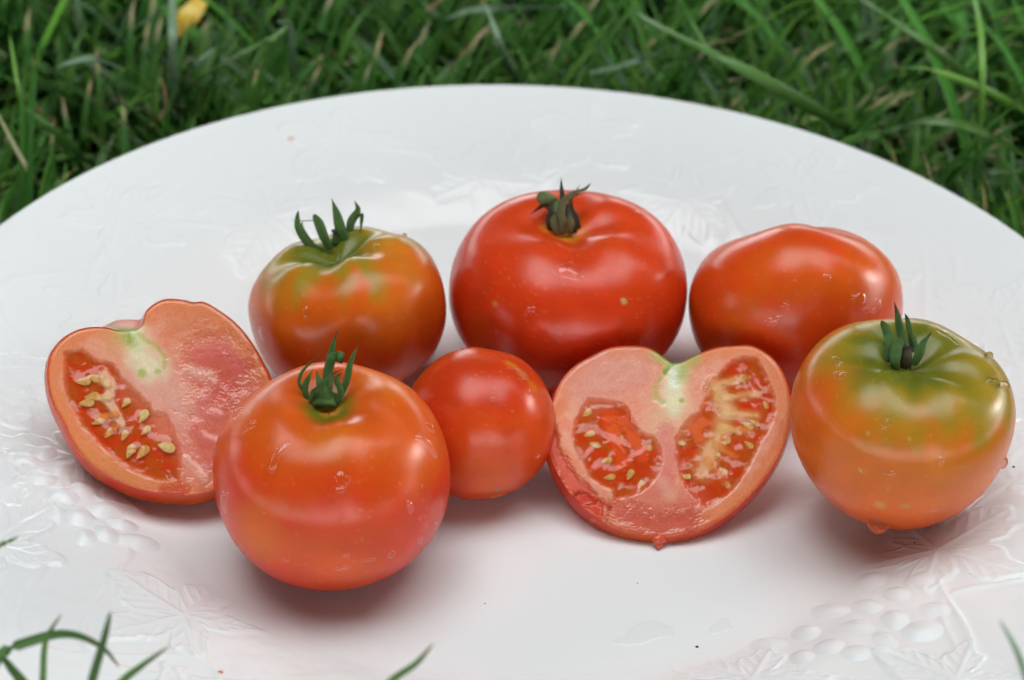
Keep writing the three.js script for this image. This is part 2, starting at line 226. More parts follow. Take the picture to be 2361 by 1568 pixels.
class Tomato {
  constructor(o) {
    Object.assign(this, { e: 0.9, top: 0.82, bot: 0.95, lobes: 5, lobe: 0.02, lobePh: 0, taper: 0, dimple: 0.2, dw: 0.26, warp: 0.03, valley: 0.05, bdimple: 0.03, dents: [] }, o);
    this.g = root('tomato', V(...o.c).divideScalar(1000), o.label, 'tomato', null);
    const y = V(...o.axis).normalize(), z0 = V(Math.sin(o.spin ?? 0), 0, Math.cos(o.spin ?? 0)), x = y.clone().cross(z0).normalize(), z = x.clone().cross(y);
    this.g.quaternion.setFromRotationMatrix(new THREE.Matrix4().makeBasis(x, y, z)); this.g.updateMatrixWorld();
    this.inv = this.g.matrixWorld.clone().invert();
    this.dents = (o.bumps ?? []).map(([px, py, h, r]) => { const q = this.S(...this.pick(px, py)), l = Math.hypot(...q); return { q, n: q.map((x) => x / l), h: h / 1000, r: r / 1000 }; });   // gentle bulges and hollows
    this.spots = (o.spots ?? []).map(([px, py, r, c, k = 1, soft = 0.6]) => ({ p: V(...this.S(...this.pick(px, py))), r: r / 1000, c: C[c] ?? c, k, soft }));
  }
  S(th, ph) {                                                    // the surface, local metres, y along the stem
    const s = Math.sin(th), c = Math.cos(th), a = this.a / 1000, R = Math.pow(Math.max(0, s), this.e), Y = Math.sign(c) * Math.pow(Math.abs(c), this.e);
    const up = sstep(2.3, 0.5, th), lob = Math.cos(this.lobes * ph + this.lobePh + 0.6 * Math.sin(ph)), lob2 = Math.cos((this.lobes + 2) * ph + 2.1 + this.lobePh * 2);
    let rad = R * (1 + this.taper * c + this.lobe * up * (lob + 0.6 * lob2) + this.warp * N3(s * Math.cos(ph) * 1.1 + this.a, c * 1.1, s * Math.sin(ph) * 1.1));
    let y = (c > 0 ? this.top : this.bot) * Y;
    y -= this.dimple * Math.exp(-Math.pow(rad / this.dw, 2)) * (c > 0 ? 1 : 0) + this.valley * up * Math.exp(-Math.pow((rad - 0.42) / 0.3, 2)) * (0.5 - 0.5 * lob) * (c > 0 ? 1 : 0);
    if (c < 0) y += this.bdimple * Math.exp(-Math.pow(rad / 0.3, 2));
    let p = [rad * Math.cos(ph) * a, y * a, rad * Math.sin(ph) * a];
    for (const d of this.dents) { const q = d.q, dx = p[0] - q[0], dy = p[1] - q[1], dz = p[2] - q[2], f = d.h * Math.exp(-(dx * dx + dy * dy + dz * dz) / (d.r * d.r)); p = [p[0] + d.n[0] * f, p[1] + d.n[1] * f, p[2] + d.n[2] * f]; }
    return p;
  }
  normal(th, ph) { const e = 0.012, t = Math.max(th, 0.03), f = (a, b) => V(...this.S(a, b)); const n = f(t + e, ph).sub(f(t - e, ph)).cross(f(t, ph + e).sub(f(t, ph - e))).normalize(), p = f(t, ph); return n.dot(p) < 0 && t > 0.4 ? n.negate() : n; }
  world(th, ph) { return V(...this.S(th, ph)).applyMatrix4(this.g.matrixWorld); }
  pick(px, py) {                                                  // the spot of the surface seen at that place
    let best = [1, 0], bd = 1e9;
    const scan = (t0, t1, p0, p1, n) => { let b = best; for (let i = 0; i <= n; i++) for (let j = 0; j <= n; j++) { const th = mix(t0, t1, i / n), ph = mix(p0, p1, j / n); if (th < 0.02 || th > 3.12) continue; const w = this.world(th, ph), q = project(w), front = w.clone().sub(this.g.position).dot(BACK) > -0.004; const d = Math.hypot(q[0] - px, q[1] - py) + (front ? 0 : 4000) + q[2] * 400; if (d < bd) { bd = d; b = [th, ph]; } } best = b; };
    scan(0.02, 3.1, 0, 6.283, 70); scan(best[0] - 0.06, best[0] + 0.06, best[1] - 0.12, best[1] + 0.12, 24);
    return best;
  }
  build() {
    const col = (u, v, p) => {
      const th = u * Math.PI, ph = v * 2 * Math.PI, [x, y, z] = p, n1 = fbm(x * 45, y * 45, z * 45, 3), n2 = fbm(x * 140 + 4, y * 140, z * 140, 3);
      let c = this.skin(th, ph, n1, n2);
      for (const s of this.spots) { const d = Math.hypot(x - s.p.x, y - s.p.y, z - s.p.z) / s.r + 0.30 * n1 + 0.18 * n2; c = lerp3(c, s.c, s.k * (1 - sstep(1 - s.soft, 1 + s.soft * 0.5, d))); }
      const sp = N3(x * 900, y * 900, z * 900); if (sp > 0.46) c = lerp3(c, [0.78, 0.36, 0.12], 0.18 * sstep(0.46, 0.66, sp)); const sf = N3(x * 260 + 3, y * 900, z * 260); if (sf > 0.5) c = lerp3(c, [0.60, 0.24, 0.07], 0.14 * sstep(0.5, 0.7, sf));
      return [c[0] * 1.10, c[1] * 1.0, c[2]].map((q) => q * (0.97 + 0.10 * n2));
    };
    mesh('skin', gridGeo(170, 240, (u, v) => this.S(Math.max(0.004, Math.min(3.138, u * Math.PI)), v * 2 * Math.PI), { wrapV: true, color: col }), skinMat, this.g);
  }
  drops(list, name = 'water_drop') {                              // [px, py, width mm, height mm along the slope, thickness mm]
    list.forEach(([px, py, w, h, t = 0.7, bead = false], n) => {
      const [th, ph] = this.pick(px, py), R = rng(Math.round(px * 3 + py)), p0 = V(...this.S(th, ph)), e = 0.01;
      const dt = V(...this.S(th + e, ph)).sub(p0).length() / e, dp = V(...this.S(th, ph + e)).sub(p0).length() / e, f = [R() * 6, R() * 6, R() * 6], amp = w > 2 ? 0.20 : 0.08;
      const g = gridGeo(12, 28, (u, v) => {
        const a = v * 2 * Math.PI, k = 1 + amp * (Math.sin(2 * a + f[0]) * 0.8 + Math.sin(3 * a + f[1]) * 0.7 + Math.sin(5 * a + f[2]) * 0.35), r = u * k;
        const A = th + r * Math.sin(a) * h / 1750 / dt, B = ph + r * Math.cos(a) * w / 1750 / dp, q = V(...this.S(A, B)), nn = this.normal(A, B);
        return q.addScaledVector(nn, 1.9 * t / 1000 * Math.pow(Math.max(0, 1 - u * u), 0.6) - 0.00004).toArray();
      }, { wrapV: true });
      const c = g.attributes.position, nr = g.attributes.normal, m = this.normal(th, ph); if (m.x * nr.getX(150) + m.y * nr.getY(150) + m.z * nr.getZ(150) < 0) flip(g);
      mesh(name, g, bead ? thickWaterMat : waterMat, this.g);
    });
  }
  // sepals and stems: [[px, py, mm toward the camera], ...], half width mm, look
  calyx(base, list) {
    const [bx, by] = base, d0 = project(this.world(...this.pick(bx, by)))[2], local = ([x, y, m = 0]) => at(x, y, d0 - m / 1000).applyMatrix4(this.inv);
    list.forEach(({ p, w, kind = 'sepal', look = 'green', tip = 0.15, blunt = false, twist = 0, thick = 0.35, cup = 0.3 }, n) => {
      const jr = rng(n * 7 + Math.round(bx)), pts = p.map((q, i) => local([q[0] + (i && i < p.length - 1 ? (jr() - 0.5) * 7 : 0), q[1] + (i && i < p.length - 1 ? (jr() - 0.5) * 5 : 0), (q[2] ?? 0) + (i ? (jr() - 0.5) * 1.6 : 0)])), side = RIGHT.clone().applyQuaternion(this.g.quaternion.clone().invert()), R = rng(n * 31 + bx | 0), W = (kind === 'stem' ? w * 0.85 : w * 0.64) / 1000;
      const tones = { green: [[0.045, 0.110, 0.022], [0.10, 0.17, 0.045], [0.05, 0.035, 0.02]], dry: [[0.105, 0.095, 0.040], [0.16, 0.13, 0.06], [0.035, 0.028, 0.018]], dark: [[0.04, 0.035, 0.018], [0.08, 0.065, 0.03], [0.03, 0.022, 0.015]], twig: [[0.09, 0.14, 0.045], [0.13, 0.17, 0.06], [0.13, 0.16, 0.06]] }[look];
      const width = kind === 'stem' ? (s) => W * (s > 0.85 ? 1.15 : 1 + 0.1 * Math.sin(7 * s)) : blunt ? (s) => W * (0.75 + 0.35 * Math.sin(s * 2.9)) * Math.sqrt(Math.max(0.02, 1 - Math.pow(s, 8))) : (s) => W * Math.max(0.04, (0.72 + 0.5 * Math.sin(s * 2.6)) * (1 - Math.pow(s, 2.2)));
      const g = sweep(pts, width, kind === 'stem' ? width : (s) => width(s) * thick, { seg: 22, ring: 10, side, twist, cup: kind === 'stem' ? 0 : cup, color: (s, ca, q) => { const k = N3(q.x * 700, q.y * 700, q.z * 700); let c = lerp3(tones[0], tones[1], clamp(0.15 + 0.45 * ca * ca + 0.6 * k + 0.25 * Math.sin(ca * 9 + n))); return lerp3(c, tones[2], sstep(1 - tip * 1.2, 1 - tip * 0.4, s + 0.06 * k)); } });
      mesh(kind, g, sepalMat, this.g);
    });
  }
}
// how ripe each skin is: th runs from the stem (0) to the blossom end (pi)
const ripe = (th, n1, n2, from, shoulder, at0, at1, low = C.red) => { let c = lerp3(from, low, sstep(at0, at1, th + 0.45 * n1 + 0.12 * n2)); return lerp3(shoulder, c, sstep(0.06, 0.27, th + 0.05 * n1)); };

const front = new Tomato({ c: [-47.8, 26.6, 62], a: 30.2, axis: [-0.02, 1, 0.02], label: 'ripe orange-red tomato with green curled sepals, the one nearest the camera', top: 0.88, bot: 0.885, dimple: 0.22, dw: 0.30, lobes: 4, lobePh: 1.2, lobe: 0.012, valley: 0.035, e: 0.9,
  skin: (th, ph, n1, n2) => ripe(th, n1, n2, [0.66, 0.105, 0.010], C.green, 0.7, 1.5, [0.62, 0.040, 0.009]),
  spots: [[770, 1010, 8, 'amber', 0.35], [590, 1235, 10, 'amber', 0.45, 0.95], [780, 1300, 15, 'orange', 0.6, 0.95], [900, 880, 9, 'amber', 0.35], [860, 1200, 12, 'red', 0.5], [760, 945, 3.2, 'amber', 0.7], [1010, 960, 8, 'orange', 0.5]] });
front.build();
front.drops([[645, 1050, 3.0, 7.5, 0.8], [548, 955, 2.6, 5.0, 0.7], [578, 985, 2.2, 4.0, 0.6], [523, 1150, 2.2, 5.6, 0.8], [787, 1110, 4.0, 4.6, 0.6], [980, 1022, 3.4, 7.2, 0.9], [990, 985, 2.2, 3.2, 0.6], [944, 1168, 2.0, 3.6, 0.6], [798, 1276, 2.2, 1.8, 0.6], [900, 1278, 2.2, 1.9, 0.5], [850, 1290, 3.4, 1.2, 0.4], [790, 1310, 4.2, 1.3, 0.4], [970, 1120, 1.2, 1.6, 0.5], [967, 1245, 1.5, 2.6, 0.4], [1003, 1205, 1.0, 1.8, 0.4], [610, 1183, 1.2, 1.2, 0.4], [660, 1290, 2.0, 1.4, 0.4]]);
front.calyx([748, 928], [
  { p: [[749, 940, 1], [750, 926, 1], [751, 914, 0]], w: 3.4, kind: 'stem', tip: 0.02 },
  { p: [[750, 925, -1], [754, 880, -2], [758, 835, -3], [770, 800, -3], [778, 761, -3]], w: 1.9, tip: 0.12 },
  { p: [[785, 915, 0], [798, 875, 1], [808, 830, 1], [829, 792, 0]], w: 1.4, tip: 0.12 },
  { p: [[705, 912, 0], [690, 885, 1], [694, 858, 1], [715, 838, 0], [750, 818, -1]], w: 0.75, tip: 0.3, look: 'green' },
  { p: [[757, 940, 2], [746, 905, 4], [736, 880, 4], [729, 854, 3]], w: 2.0, tip: 0.08, blunt: false },
  { p: [[715, 935, 1], [722, 905, 3], [742, 885, 4], [760, 866, 4], [790, 851, 4]], w: 0.95, tip: 0.2 },
  { p: [[710, 925, 0], [704, 895, 1], [712, 870, 1], [722, 852, 0]], w: 1.3, tip: 0.1 },
  { p: [[775, 935, 1], [782, 900, 2], [778, 872, 2], [790, 858, 2]], w: 1.3, tip: 0.2 },
  { p: [[748, 920, -1], [752, 885, -1], [756, 850, -1], [772, 822, -1], [790, 826, -1]], w: 1.5, kind: 'stem', tip: 0.06 }]);

const big = new Tomato({ c: [13.1, 27.0, -30.4], a: 35.8, axis: [-0.02, 1, 0.04], label: 'big ripe red tomato with a dried brown calyx, in the middle of the back row', top: 0.72, bot: 0.75, dimple: 0.20, dw: 0.30, lobes: 4, lobePh: 3.3, lobe: 0.012, valley: 0.045, e: 0.88,
  skin: (th, ph, n1, n2) => ripe(th + 0.09, n1, n2, [0.68, 0.06, 0.010], C.amber, 0.5, 1.3, [0.64, 0.047, 0.008]),
  spots: [[1100, 760, 8, 'orange', 0.4], [1410, 560, 6, [0.70, 0.08, 0.012], 0.5], [1140, 700, 1.3, 'pale', 0.5], [1436, 695, 0.9, 'pale', 0.9, 0.3], [1470, 487, 0.7, 'pale', 0.8, 0.3], [1258, 528, 2.0, 'amber', 0.8], [1310, 545, 1.6, 'olive', 0.6]] });
big.build();
big.drops([[1310, 628, 8.6, 5.2, 0.9], [1222, 716, 3.2, 3.2, 0.7], [1472, 573, 1.0, 1.0, 0.5, true], [1385, 525, 3.0, 2.6, 0.25], [1412, 548, 3.6, 2.8, 0.25], [1436, 690, 1.6, 1.8, 0.4]]);
big.calyx([1300, 530], [
  { p: [[1294, 520, 0], [1285, 490, 1], [1275, 465, 0], [1248, 455, 5]], w: 1.9, kind: 'stem', look: 'twig', tip: 0.05 },
  { p: [[1268, 532, 1], [1264, 505, 2], [1272, 488, 3], [1255, 475, 3], [1237, 482, 3], [1224, 493, 3]], w: 1.5, look: 'dark', tip: 0.3 },
  { p: [[1297, 540, 3], [1292, 505, 4], [1300, 470, 3], [1320, 446, 2], [1352, 433, 1], [1362, 422, 1]], w: 1.7, look: 'dry', tip: 0.2 },
  { p: [[1325, 535, 1], [1318, 505, 2], [1300, 475, 1], [1298, 440, -1], [1294, 408, -2]], w: 1.8, look: 'dark', tip: 0.3 },
  { p: [[1335, 525, 0], [1326, 500, 0], [1314, 480, 0], [1322, 455, -1], [1354, 445, 0]], w: 1.3, look: 'dark', tip: 0.3 },
  { p: [[1284, 537, 3], [1280, 505, 3], [1288, 478, 3]], w: 1.8, look: 'dry', tip: 0.4 },
  { p: [[1314, 538, 3], [1312, 510, 4], [1304, 480, 3]], w: 1.7, look: 'dry', tip: 0.4 },
  { p: [[1310, 480, 0], [1322, 450, 0], [1338, 425, 0]], w: 0.6, look: 'dry', tip: 0.2 }]);

const greenLeft = new Tomato({ c: [-51.7, 25.6, -17.9], a: 28.8, axis: [-0.21, 0.94, -0.16], label: 'orange tomato with olive green shoulders and upright green sepals, left in the back row', top: 0.77, bot: 0.86, dimple: 0.26, dw: 0.34, lobes: 5, lobePh: 0.8, lobe: 0.02, valley: 0.065, e: 0.86,
  skin: (th, ph, n1, n2) => { const st = Math.cos(11 * ph + 3 * n1); return lerp3(lerp3(C.green, C.olive, sstep(0.2, 0.55, th + 0.2 * n1)), lerp3([0.68, 0.125, 0.008], [0.67, 0.080, 0.008], sstep(1.3, 2.3, th + 0.4 * n1)), sstep(0.50, 1.20, th + 0.30 * n1 + 0.16 * st + 0.1 * n2)); },
  spots: [[930, 600, 10, [0.68, 0.16, 0.012], 0.75], [705, 635, 7, 'olive', 0.55, 0.95], [640, 680, 6, 'olive', 0.5, 0.95], [650, 775, 5, 'amber', 0.3], [620, 640, 4, 'green', 0.5, 0.95], [900, 740, 9, 'amber', 0.25], [880, 560, 8, 'amber', 0.4]] });
greenLeft.build();
greenLeft.drops([[863, 570, 3.6, 2.2, 0.8], [730, 595, 2.8, 2.0, 0.5], [705, 722, 1.8, 4.6, 0.6], [582, 717, 1.6, 3.4, 0.7], [932, 545, 2.0, 1.2, 0.6, true], [873, 745, 0.9, 1.0, 0.4], [605, 770, 2.6, 5, 0.4]]);
greenLeft.calyx([740, 572], [
  { p: [[745, 580, 1], [710, 560, 2], [690, 525, 2], [686, 500, 1], [688, 484, 0]], w: 1.7, tip: 0.22 },
  { p: [[735, 575, -1], [705, 545, -2], [695, 520, -2], [700, 508, -2]], w: 0.7, tip: 0.1, look: 'twig' },
  { p: [[762, 575, 2], [748, 545, 3], [735, 515, 3], [724, 494, 2]], w: 2.1, tip: 0.12, blunt: true },
  { p: [[798, 556, 0], [788, 525, 1], [775, 490, 0], [765, 458, -1]], w: 2.5, tip: 0.07 },
  { p: [[806, 552, -2], [810, 510, -3], [822, 482, -3], [817, 462, -3]], w: 1.9, tip: 0.15 },
  { p: [[806, 545, -2], [815, 505, -2], [832, 495, -1], [833, 515, -1], [829, 540, -1]], w: 1.1, tip: 0.1 },
  { p: [[726, 508, 1], [700, 507, 1], [668, 507, 1]], w: 0.4, tip: 0.3, look: 'twig' },
  { p: [[775, 565, -1], [778, 545, -1], [776, 530, -1]], w: 1.6, kind: 'stem', tip: 0.1 }]);

const plain = new Tomato({ c: [80.3, 27.2, -25.8], a: 31.8, axis: [-0.05, 0.82, -0.57], label: 'orange-red tomato showing no stem, right in the back row', bumps: [[1850, 560, 1.7, 20], [1725, 560, -0.3, 9], [2045, 605, -1.3, 15], [1650, 640, 0.8, 12]], top: 0.765, bot: 0.86, dimple: 0.06, dw: 0.36, lobes: 3, lobePh: 0.5, lobe: 0.012, valley: 0.05, e: 0.93, bdimple: 0.0,
  skin: (th, ph, n1, n2) => lerp3([0.70, 0.105, 0.008], [0.68, 0.074, 0.008], sstep(-0.3, 0.4, n1 + 0.2 * n2)),
  spots: [[1850, 620, 10, 'orange', 0.35], [1700, 720, 8, 'orange', 0.35], [1930, 594, 0.6, 'scar', 0.9, 0.3], [1770, 900, 12, 'red', 0.5]] });
plain.build();
plain.drops([[1782, 740, 4.6, 3.2, 0.6], [1808, 705, 3.0, 2.0, 0.5], [1832, 648, 1.2, 1.2, 0.4], [1985, 692, 5.2, 4.6, 0.6], [1906, 638, 2.6, 2.0, 0.3], [2010, 715, 3.0, 2.2, 0.4], [2024, 700, 2.4, 3.4, 0.5]]);

const small = new Tomato({ c: [-11.2, 20.6, 29.4], a: 20.7, axis: [0.20, 0.86, -0.30], label: 'small smooth red tomato without stem, between the front tomato and the right cut half', top: 1.0, bot: 1.02, dimple: 0.05, dw: 0.25, lobes: 3, lobePh: 2.4, lobe: 0.012, valley: 0.02, e: 1.0, bdimple: -0.05,
  skin: (th, ph, n1, n2) => lerp3([0.64, 0.070, 0.010], [0.62, 0.050, 0.009], sstep(-0.3, 0.3, n1)),
  spots: [[1180, 840, 2.6, 'amber', 0.6], [1205, 862, 2.2, 'pale', 0.35], [1228, 890, 2.0, 'amber', 0.5], [1168, 826, 0.5, 'scar', 0.9, 0.3], [1110, 1100, 8, 'orange', 0.4], [1147, 1131, 0.7, 'scar', 0.9, 0.3], [1150, 1146, 3, 'amber', 0.4]] });
small.build();
small.drops([[1137, 920, 2.4, 2.0, 0.5], [1238, 1050, 1.4, 1.4, 0.5], [1222, 905, 1.0, 2.6, 0.3], [1186, 850, 5.0, 1.0, 0.22], [1210, 873, 4.0, 1.2, 0.22]]);

const greenRight = new Tomato({ c: [99.8, 34.0, 40.0], a: 28.6, axis: [0.0, 1, 0.04], label: 'half ripe tomato with broad green shoulders tapering to orange, at the right', top: 0.80, bot: 0.98, dimple: 0.22, dw: 0.32, taper: 0.09, lobes: 5, lobePh: 0.2, lobe: 0.016, valley: 0.055, e: 0.86, bdimple: 0,
  skin: (th, ph, n1, n2) => lerp3(lerp3(C.green, C.olive, sstep(0.25, 0.7, th + 0.2 * n1 + 0.05 * Math.cos(13 * ph))), lerp3([0.62, 0.15, 0.012], [0.62, 0.098, 0.014], sstep(1.4, 2.2, th)), sstep(0.62, 1.32, th + 0.30 * n1 + 0.14 * n2 + 0.07 * Math.cos(11 * ph + 2 * n1))),
  spots: [[1880, 920, 11, [0.66, 0.08, 0.01], 0.7, 0.95], [2110, 985, 4.5, 'olive', 0.6], [2116, 1030, 2.6, 'olive', 0.6], [2000, 880, 6, 'green', 0.4], [2240, 840, 10, 'olive', 0.6, 0.95], [2200, 960, 6, 'olive', 0.4], [2030, 1165, 2.0, 'pale', 0.5, 0.9], [2090, 1168, 1.6, 'pale', 0.4, 0.9], [1985, 1085, 0.6, 'pale', 0.9, 0.4], [2170, 1060, 8, 'amber', 0.35], [2000, 998, 0.6, 'pale', 0.7, 0.4], [2097, 1012, 0.6, 'pale', 0.6, 0.4]] });
greenRight.build();
greenRight.drops([[2024, 1205, 4.4, 3.4, 1.6, true], [2168, 1062, 2.2, 2.4, 0.7], [2056, 1091, 3.6, 1.6, 0.5], [2150, 1173, 2.2, 1.2, 0.5], [1936, 865, 2.8, 3.4, 0.5], [1930, 835, 4.0, 2.4, 0.4], [2042, 978, 2.0, 3.6, 0.5], [2289, 882, 1.7, 3.4, 0.9, true], [2312, 888, 1.6, 3.4, 0.9, true], [2278, 822, 2.0, 2.6, 0.8, true], [2070, 920, 2.0, 1.4, 0.4], [2320, 1070, 1.4, 3.4, 0.6, true], [2185, 775, 6.5, 3.0, 0.3], [2150, 790, 3, 2, 0.3]]);
greenRight.calyx([2082, 842], [
  { p: [[2066, 850, 3], [2064, 825, 4], [2070, 800, 4], [2082, 778, 3]], w: 2.2, tip: 0.06, blunt: true },
  { p: [[2108, 842, 2], [2118, 815, 3], [2130, 790, 3], [2150, 763, 2]], w: 1.9, tip: 0.2 },
  { p: [[2088, 800, -1], [2080, 765, -2], [2070, 730, -2], [2062, 695, -2]], w: 1.7, tip: 0.3 },
  { p: [[2105, 800, -2], [2098, 765, -2], [2090, 738, -2], [2086, 722, -2]], w: 1.2, tip: 0.35 },
  { p: [[2042, 838, 1], [2046, 800, 1], [2048, 770, 1], [2032, 740, 1]], w: 1.9, tip: 0.05, blunt: true },
  { p: [[2112, 820, -2], [2106, 780, -3], [2092, 745, -3]], w: 1.7, tip: 0.3 },
  { p: [[2085, 845, 0], [2088, 822, 1], [2090, 805, 1]], w: 1.7, kind: 'stem', look: 'dark', tip: 0.1 }]);
// ------------------------------------------------------------------ the two cut halves
const fleshMat = std({ vertexColors: true, roughness: 0.30, clearcoat: 0.7, clearcoatRoughness: 0.10, specularIntensity: 0.8, ior: 1.38, bumpMap: mottle.clone(), bumpScale: 0.00005 }); fleshMat.name = 'cut_flesh'; fleshMat.bumpMap.repeat.set(2.2, 2.2); fleshMat.bumpMap.needsUpdate = true;
const gelMat = std({ color: new THREE.Color().setRGB(0.985, 0.86, 0.76), roughness: 0.04, transmission: 1, thickness: 0, ior: 1.42 }); gelMat.name = 'gel';
const chamberMat = std({ vertexColors: true, roughness: 0.9, specularIntensity: 0.1 }); chamberMat.name = 'chamber';
const seedMat = std({ vertexColors: true, roughness: 0.6, specularIntensity: 0.25 }); seedMat.name = 'seed';
const dripMat = std({ color: new THREE.Color().setRGB(0.72, 0.10, 0.05), roughness: 0.12, specularIntensity: 1 }); dripMat.name = 'juicy_flesh';
const segDist = (x, y, a, b) => { const dx = b[0] - a[0], dy = b[1] - a[1], t = clamp(((x - a[0]) * dx + (y - a[1]) * dy) / (dx * dx + dy * dy + 1e-9)); return Math.hypot(x - a[0] - t * dx, y - a[1] - t * dy); };
const lineDist = (x, y, P) => { let d = 1e9; if (P.length === 1) return Math.hypot(x - P[0][0], y - P[0][1]); for (let i = 0; i + 1 < P.length; i++) d = Math.min(d, segDist(x, y, P[i], P[i + 1])); return d; };
function polyDist(x, y, P) { let d = 1e9, inside = false; for (let i = 0, j = P.length - 1; i < P.length; j = i++) { const a = P[i], b = P[j]; d = Math.min(d, segDist(x, y, a, b)); if ((a[1] > y) !== (b[1] > y) && x < ((b[0] - a[0]) * (y - a[1])) / (b[1] - a[1]) + a[0]) inside = !inside; } return inside ? d : -d; }

function cutHalf(o) {
  const el = THREE.MathUtils.degToRad(o.el), az = THREE.MathUtils.degToRad(o.az), n = V(Math.cos(el) * Math.sin(az), Math.sin(el), Math.cos(el) * Math.cos(az));
  const dB = rayTo(...o.low), P0 = EYE.clone().addScaledVector(dB, (o.lowY / 1000 - EYE.y) / dB.y);
  const hit = ([px, py]) => { const d = rayTo(px, py); return EYE.clone().addScaledVector(d, P0.clone().sub(EYE).dot(n) / d.dot(n)); };
  const O = hit(o.centre), X = RIGHT.clone().addScaledVector(n, -RIGHT.dot(n)).normalize(), Y = n.clone().cross(X);
  const g = root('cut_tomato_half', O, o.label, 'tomato half'); g.quaternion.setFromRotationMatrix(new THREE.Matrix4().makeBasis(X, Y, n)); g.updateMatrixWorld();
  const sc = ([x, y]) => [x * o.s + o.ox, y * o.s + o.oy], loc = (q) => { const p = hit(sc(q)).sub(O); return [p.dot(X) * 1000, p.dot(Y) * 1000]; };   // local millimetres on the cut
  const curve = (list) => { const c = new THREE.CatmullRomCurve3(list.map((q) => V(...loc(q), 0)), true, 'centripetal'), t = []; for (let i = 0; i < 1400; i++) { const p = c.getPoint(i / 1400); t.push([Math.atan2(p.y, p.x), Math.hypot(p.x, p.y)]); } t.sort((a, b) => a[0] - b[0]); return (a) => { a = ((a + Math.PI) % (2 * Math.PI) + 2 * Math.PI) % (2 * Math.PI) - Math.PI; let lo = 0, hi = t.length - 1; if (a <= t[0][0] || a >= t[hi][0]) { const A = t[hi], B = t[0], f = ((a - A[0] + 2 * Math.PI) % (2 * Math.PI)) / (B[0] - A[0] + 2 * Math.PI); return mix(A[1], B[1], f); } while (hi - lo > 1) { const m = (lo + hi) >> 1; t[m][0] < a ? lo = m : hi = m; } return mix(t[lo][1], t[hi][1], (a - t[lo][0]) / (t[hi][0] - t[lo][0] + 1e-9)); }; };
  const raw = curve(o.outline), NA = 720, tab = Array.from({ length: NA }, (_, i) => raw(i / NA * 2 * Math.PI));
  const sm = (k) => Array.from({ length: NA }, (_, i) => { let s = 0, w = 0; for (let j = -Math.ceil(3 * k); j <= 3 * k; j++) { const q = Math.exp(-j * j / (2 * k * k)); s += q * tab[(i + j + NA * 3) % NA]; w += q; } return s / w; });
  const fine = sm(1.2), full = sm(38).map((x, i) => { const na = Math.atan2(loc(o.notch)[1], loc(o.notch)[0]), da = Math.abs(((i / NA * 2 * Math.PI - na + 3 * Math.PI) % (2 * Math.PI)) - Math.PI); return Math.max(x, mix(x, tab[i], 0.6)) * 1.02 + (o.hump ?? 0) * Math.exp(-Math.pow(da / 0.28, 2)); }), look = (T, a) => { const f = ((a / (2 * Math.PI)) % 1 + 1) % 1 * NA, i = Math.floor(f); return mix(T[i % NA], T[(i + 1) % NA], f - i); };
  const R = rng(o.seed);
  // the skin behind the cut
  const skinPt = (u, v) => { const a = v * 2 * Math.PI, t = u * Math.PI / 2, r = mix(look(fine, a), look(full, a), sstep(0.0, 0.55, u)), f = Math.pow(Math.cos(t), 0.85) + o.bulge * Math.sin(2 * t) * (1 - u * 0.7), p = r * Math.max(0, f); return [p * Math.cos(a) / 1000, p * Math.sin(a) / 1000 , -o.depth / 1000 * Math.pow(Math.sin(t), 1.05)]; };
  mesh('skin', gridGeo(70, 300, skinPt, { wrapV: true, color: (u, v, p) => { const k = fbm(p[0] * 60, p[1] * 60, p[2] * 60 + o.seed, 3), c = lerp3([0.66, 0.035, 0.009], [0.68, 0.085, 0.012], sstep(-0.3, 0.4, k)); const d = lineDist(p[0] * 1000, p[1] * 1000, [loc(o.notch)]); return lerp3(c, C.olive, 0.85 * sstep(7, 2, d + 4 * k) * (p[1] > 0 ? 1 : 0)); } }), skinMat, g);
  // the cut face: flesh with sunken seed chambers
  const L = o.locules.map((P) => P.map(loc)), S = o.paint.map((s) => ({ ...s, P: s.p.map(loc) })), notch = loc(o.notch);
  const chamber = (x, y) => { const w = 0.35 * N3(x * 0.8, y * 0.8, o.seed) + 0.10 * N3(x * 2.1, y * 2.1, 3); let d = -9; for (const P of L) d = Math.max(d, polyDist(x, y, P)); return d + w; };
  const memo = new Map();
  const field = (x, y, edge) => {
    const sd = chamber(x, y), n1 = fbm(x * 0.30, y * 0.30, o.seed, 4), n2 = fbm(x * 1.7, y * 1.7, o.seed + 2, 3);
    let z = 0.06 * n1 + 0.02 * n2 - 0.95 * sstep(-0.6, 1.9, sd) - 0.35 * sstep(1.2, 0, edge);
    let c = lerp3([0.76, 0.25, 0.15], [0.76, 0.31, 0.20], sstep(-0.4, 0.4, n1)); { const fa = Math.atan2(y - notch[1] + 8, x - notch[0]), fr = N3(fa * 14, Math.hypot(x, y) * 0.08, o.seed) + 0.5 * N3(fa * 37, Math.hypot(x, y) * 0.12, 2); c = lerp3(c, [0.72, 0.36, 0.24], 0.30 * sstep(0.1, 0.7, fr)); c = lerp3(c, [0.64, 0.12, 0.06], 0.30 * sstep(-0.1, -0.7, fr)); }                              // flesh
    c = lerp3(c, [0.74, 0.21, 0.075], sstep(6.5, 2.5, edge + 1.5 * n1) * 0.85);                                  // outer wall
    c = lerp3(c, [0.70, 0.090, 0.022], sstep(0.7, 0.1, edge + 0.2 * n2));                                        // just under the skin
    if (sd > -1.0) c = lerp3(c, lerp3([0.58, 0.062, 0.012], [0.50, 0.105, 0.016], sstep(-0.4, 0.4, n1)), sstep(-0.9, 1.5, sd));
